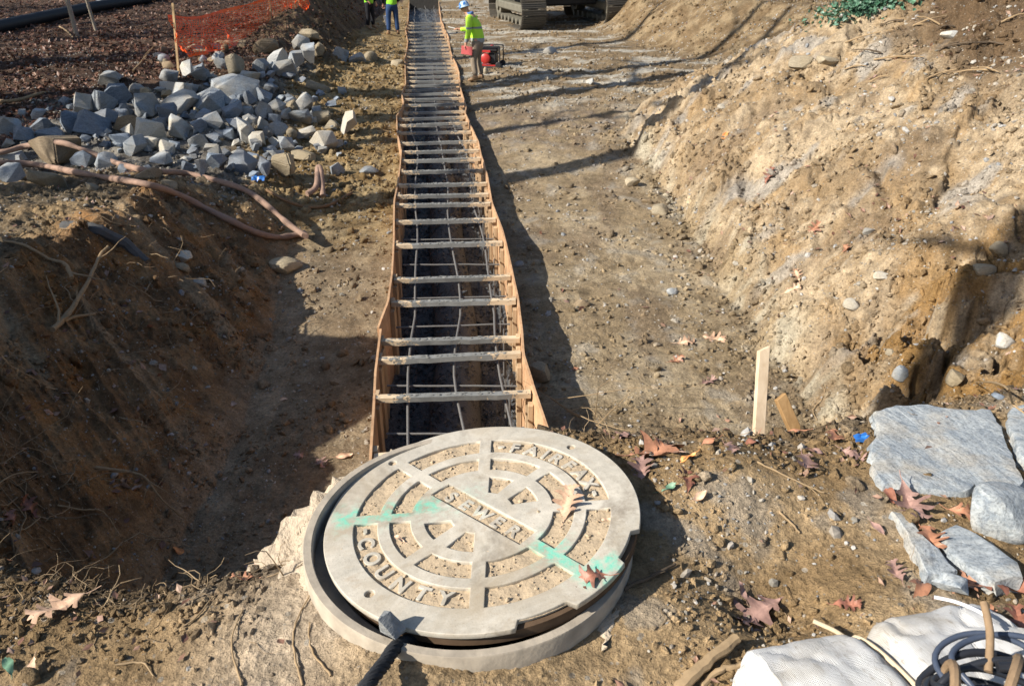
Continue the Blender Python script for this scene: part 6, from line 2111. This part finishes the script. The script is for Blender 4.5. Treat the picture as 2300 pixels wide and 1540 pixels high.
# ------------------------------------------------------------------ red generator
def generator():
    p = hit(1104, 150)
    root = empty('generator', p, (0, 0, D2(-12)))
    tag(root, 'portable red and black generator standing on the earth behind the worker', 'generator')
    red = plain('red_paint', (.42, .03, .025), .4, .5, .2, 12); blk = plain('black_paint', (.02, .02, .022), .45, .5, .3, 20)
    for y in (-.20, .20):
        mb = MB()
        P = [(-.24, y, .05), (-.24, y, .42), (-.20, y, .47), (.20, y, .47), (.24, y, .42), (.24, y, .05), (.20, y, .02), (-.20, y, .02), (-.24, y, .05)]
        mb.tube(spline(P, 3), .016, 8)
        mb.build('tube_frame', blk, root, True)
    for x in (-.22, .22):
        mb = MB(); mb.tube([(x, -.2, .05), (x, .2, .05)], .014, 8); mb.build('cross_tube', blk, root, True)
    mb = MB(); mb.box((-.01, 0, .40), (.40, .34, .11)); mb.build('fuel_tank', blk, root, bevel=.03)
    mb = MB(); mb.box((-.10, -.175, .36), (.24, .03, .05)); mb.build('control_panel', red, root, bevel=.006)
    mb = MB(); mb.box((.04, 0, .20), (.20, .26, .24)); mb.build('engine', blk, root, bevel=.02)
    mb = MB(); mb.lathe([(.0, 0), (.10, .0), (.115, .02), (.115, .10), (.09, .12), (0, .12)], 24)
    me = mb.mesh('recoil_cover'); me.transform(Matrix.Translation((-.10, -.10, .20)) @ Matrix.Rotation(math.pi / 2, 4, 'X')); link('recoil_cover', me, red, root, True)
    mb = MB(); mb.box((-.02, 0, .045), (.46, .36, .03)); mb.build('base_tray', red, root, bevel=.005)
    mb = MB(); mb.lathe([(0, 0), (.035, 0), (.04, .015), (.04, .03), (0, .035)], 16); me = mb.mesh('fuel_cap'); me.transform(Matrix.Translation((.02, 0, .455))); link('fuel_cap', red, root) if False else link('fuel_cap', me, red, root, True)
    for s in (-1, 1):
        mb = MB(); mb.lathe([(0, -.025), (.06, -.025), (.075, -.01), (.075, .01), (.06, .025), (0, .025)], 20); me = mb.mesh('wheel'); me.transform(Matrix.Translation((.22, s * .23, .06)) @ Matrix.Rotation(math.pi / 2, 4, 'X')); link('wheel', me, blk, root, True)
generator()

# ------------------------------------------------------------------ tracked excavator
def excavator():
    a = hit(1200, 70); 
    yaw = D2(15)
    root = empty('excavator', (0, 0, 0))
    tag(root, 'big tracked excavator at the end of the haul road, only its undercarriage in view', 'excavator')
    steel = plain('track_steel', (.085, .075, .06), .55, .5, .45, 14, .5, .008)
    frame_m = plain('track_frame', (.15, .14, .11), .6, .4, .35, 6, .4, .008)
    darkm = plain('machine_dark', (.03, .03, .032), .6, .4, .4, 6)
    yel = plain('machine_yellow', (.55, .36, .05), .45, .4, .2, 6)
    Rm = Matrix.Translation(Vector((a.x, a.y, a.z))) @ Matrix.Rotation(yaw, 4, 'Z') @ Matrix.Rotation(D2(1.2), 4, 'Y').inverted()
    LEN, Hh, Wd, G = 4.3, .98, .78, 2.75
    def put(mb, name, m, bevel=0.0, smooth=False, parent=root):
        me = mb.mesh(name)
        if bevel:
            bm = bmesh.new(); bm.from_mesh(me); bmesh.ops.bevel(bm, geom=bm.edges[:], offset=bevel, segments=1, affect='EDGES'); bm.to_mesh(me); bm.free()
        me.transform(Rm)
        return link(name, me, m, parent, smooth)
    for x0 in (0.0, G):
        # loop of shoes
        r = Hh / 2
        path = []
        straight = LEN - 2 * r
        per = 2 * straight + 2 * math.pi * r
        n = int(per / .19)
        mb = MB()
        for i in range(n):
            s = per * i / n
            if s < straight: y = r + s; z = 0; an = 0
            elif s < straight + math.pi * r:
                t = (s - straight) / r; y = LEN - r + r * math.sin(t); z = r - r * math.cos(t); an = t
            elif s < 2 * straight + math.pi * r: y = LEN - r - (s - straight - math.pi * r); z = Hh; an = math.pi
            else:
                t = (s - 2 * straight - math.pi * r) / r; y = r - r * math.sin(t); z = r + r * math.cos(t); an = math.pi + t
            rot = Matrix.Rotation(an, 3, 'X')
            c = Vector((x0, y, z + .03))
            mb.box(c, (Wd, .178, .03), rot)
            for gy in (-.06, 0, .06):
                mb.box(c + rot @ Vector((0, gy, -.024)), (Wd, .014, .03), rot)
            mb.box(c + rot @ Vector((0, 0, .04)), (.20, .15, .06), rot)
        tr = put(mb, 'track', steel)
        mb = MB(); mb.box((x0, LEN / 2, .56), (.42, LEN - 1.2, .24)); put(mb, 'track_frame', frame_m, .04)
        for k in range(7):
            mb = MB(); mb.tube([(x0 - .25, .75 + k * .47, .19), (x0 + .25, .75 + k * .47, .19)], .095, 16); put(mb, 'roller', frame_m, 0, True)
        for y in (r, LEN - r):
            mb = MB(); mb.tube([(x0 - .16, y, r + .03), (x0 + .16, y, r + .03)], .36, 24); mb.tube([(x0 - .22, y, r + .03), (x0 + .22, y, r + .03)], .16, 16); put(mb, 'idler', frame_m, 0, True)
    mb = MB(); mb.box((G / 2, LEN / 2, .78), (G - .3, 1.5, .42)); put(mb, 'car_body', darkm, .06)
    mb = MB(); mb.lathe([(0, 0), (.75, 0), (.75, .16), (0, .16)], 32, (G / 2, LEN / 2, 1.0)); put(mb, 'slew_ring', darkm)
    mb = MB(); mb.box((G / 2 + .1, LEN / 2 + .4, 1.75), (2.9, 4.2, 1.15)); put(mb, 'house', yel, .08)
    mb = MB(); mb.box((G / 2 - .95, LEN / 2 - 1.1, 2.6), (1.0, 1.7, 1.6)); put(mb, 'cab', darkm, .08)
    mb = MB(); mb.box((G / 2 + .1, LEN / 2 + 2.7, 1.7), (2.8, .7, 1.2)); put(mb, 'counterweight', darkm, .12)
    mb = MB(); mb.beam((G / 2 + .2, LEN / 2 - 1.4, 2.0), (G / 2 + .2, -2.2, 4.8), .5, .6); mb.beam((G / 2 + .2, -2.1, 4.8), (G / 2 + .2, -3.6, 4.2), .5, .5); put(mb, 'boom', yel, .03)
excavator()
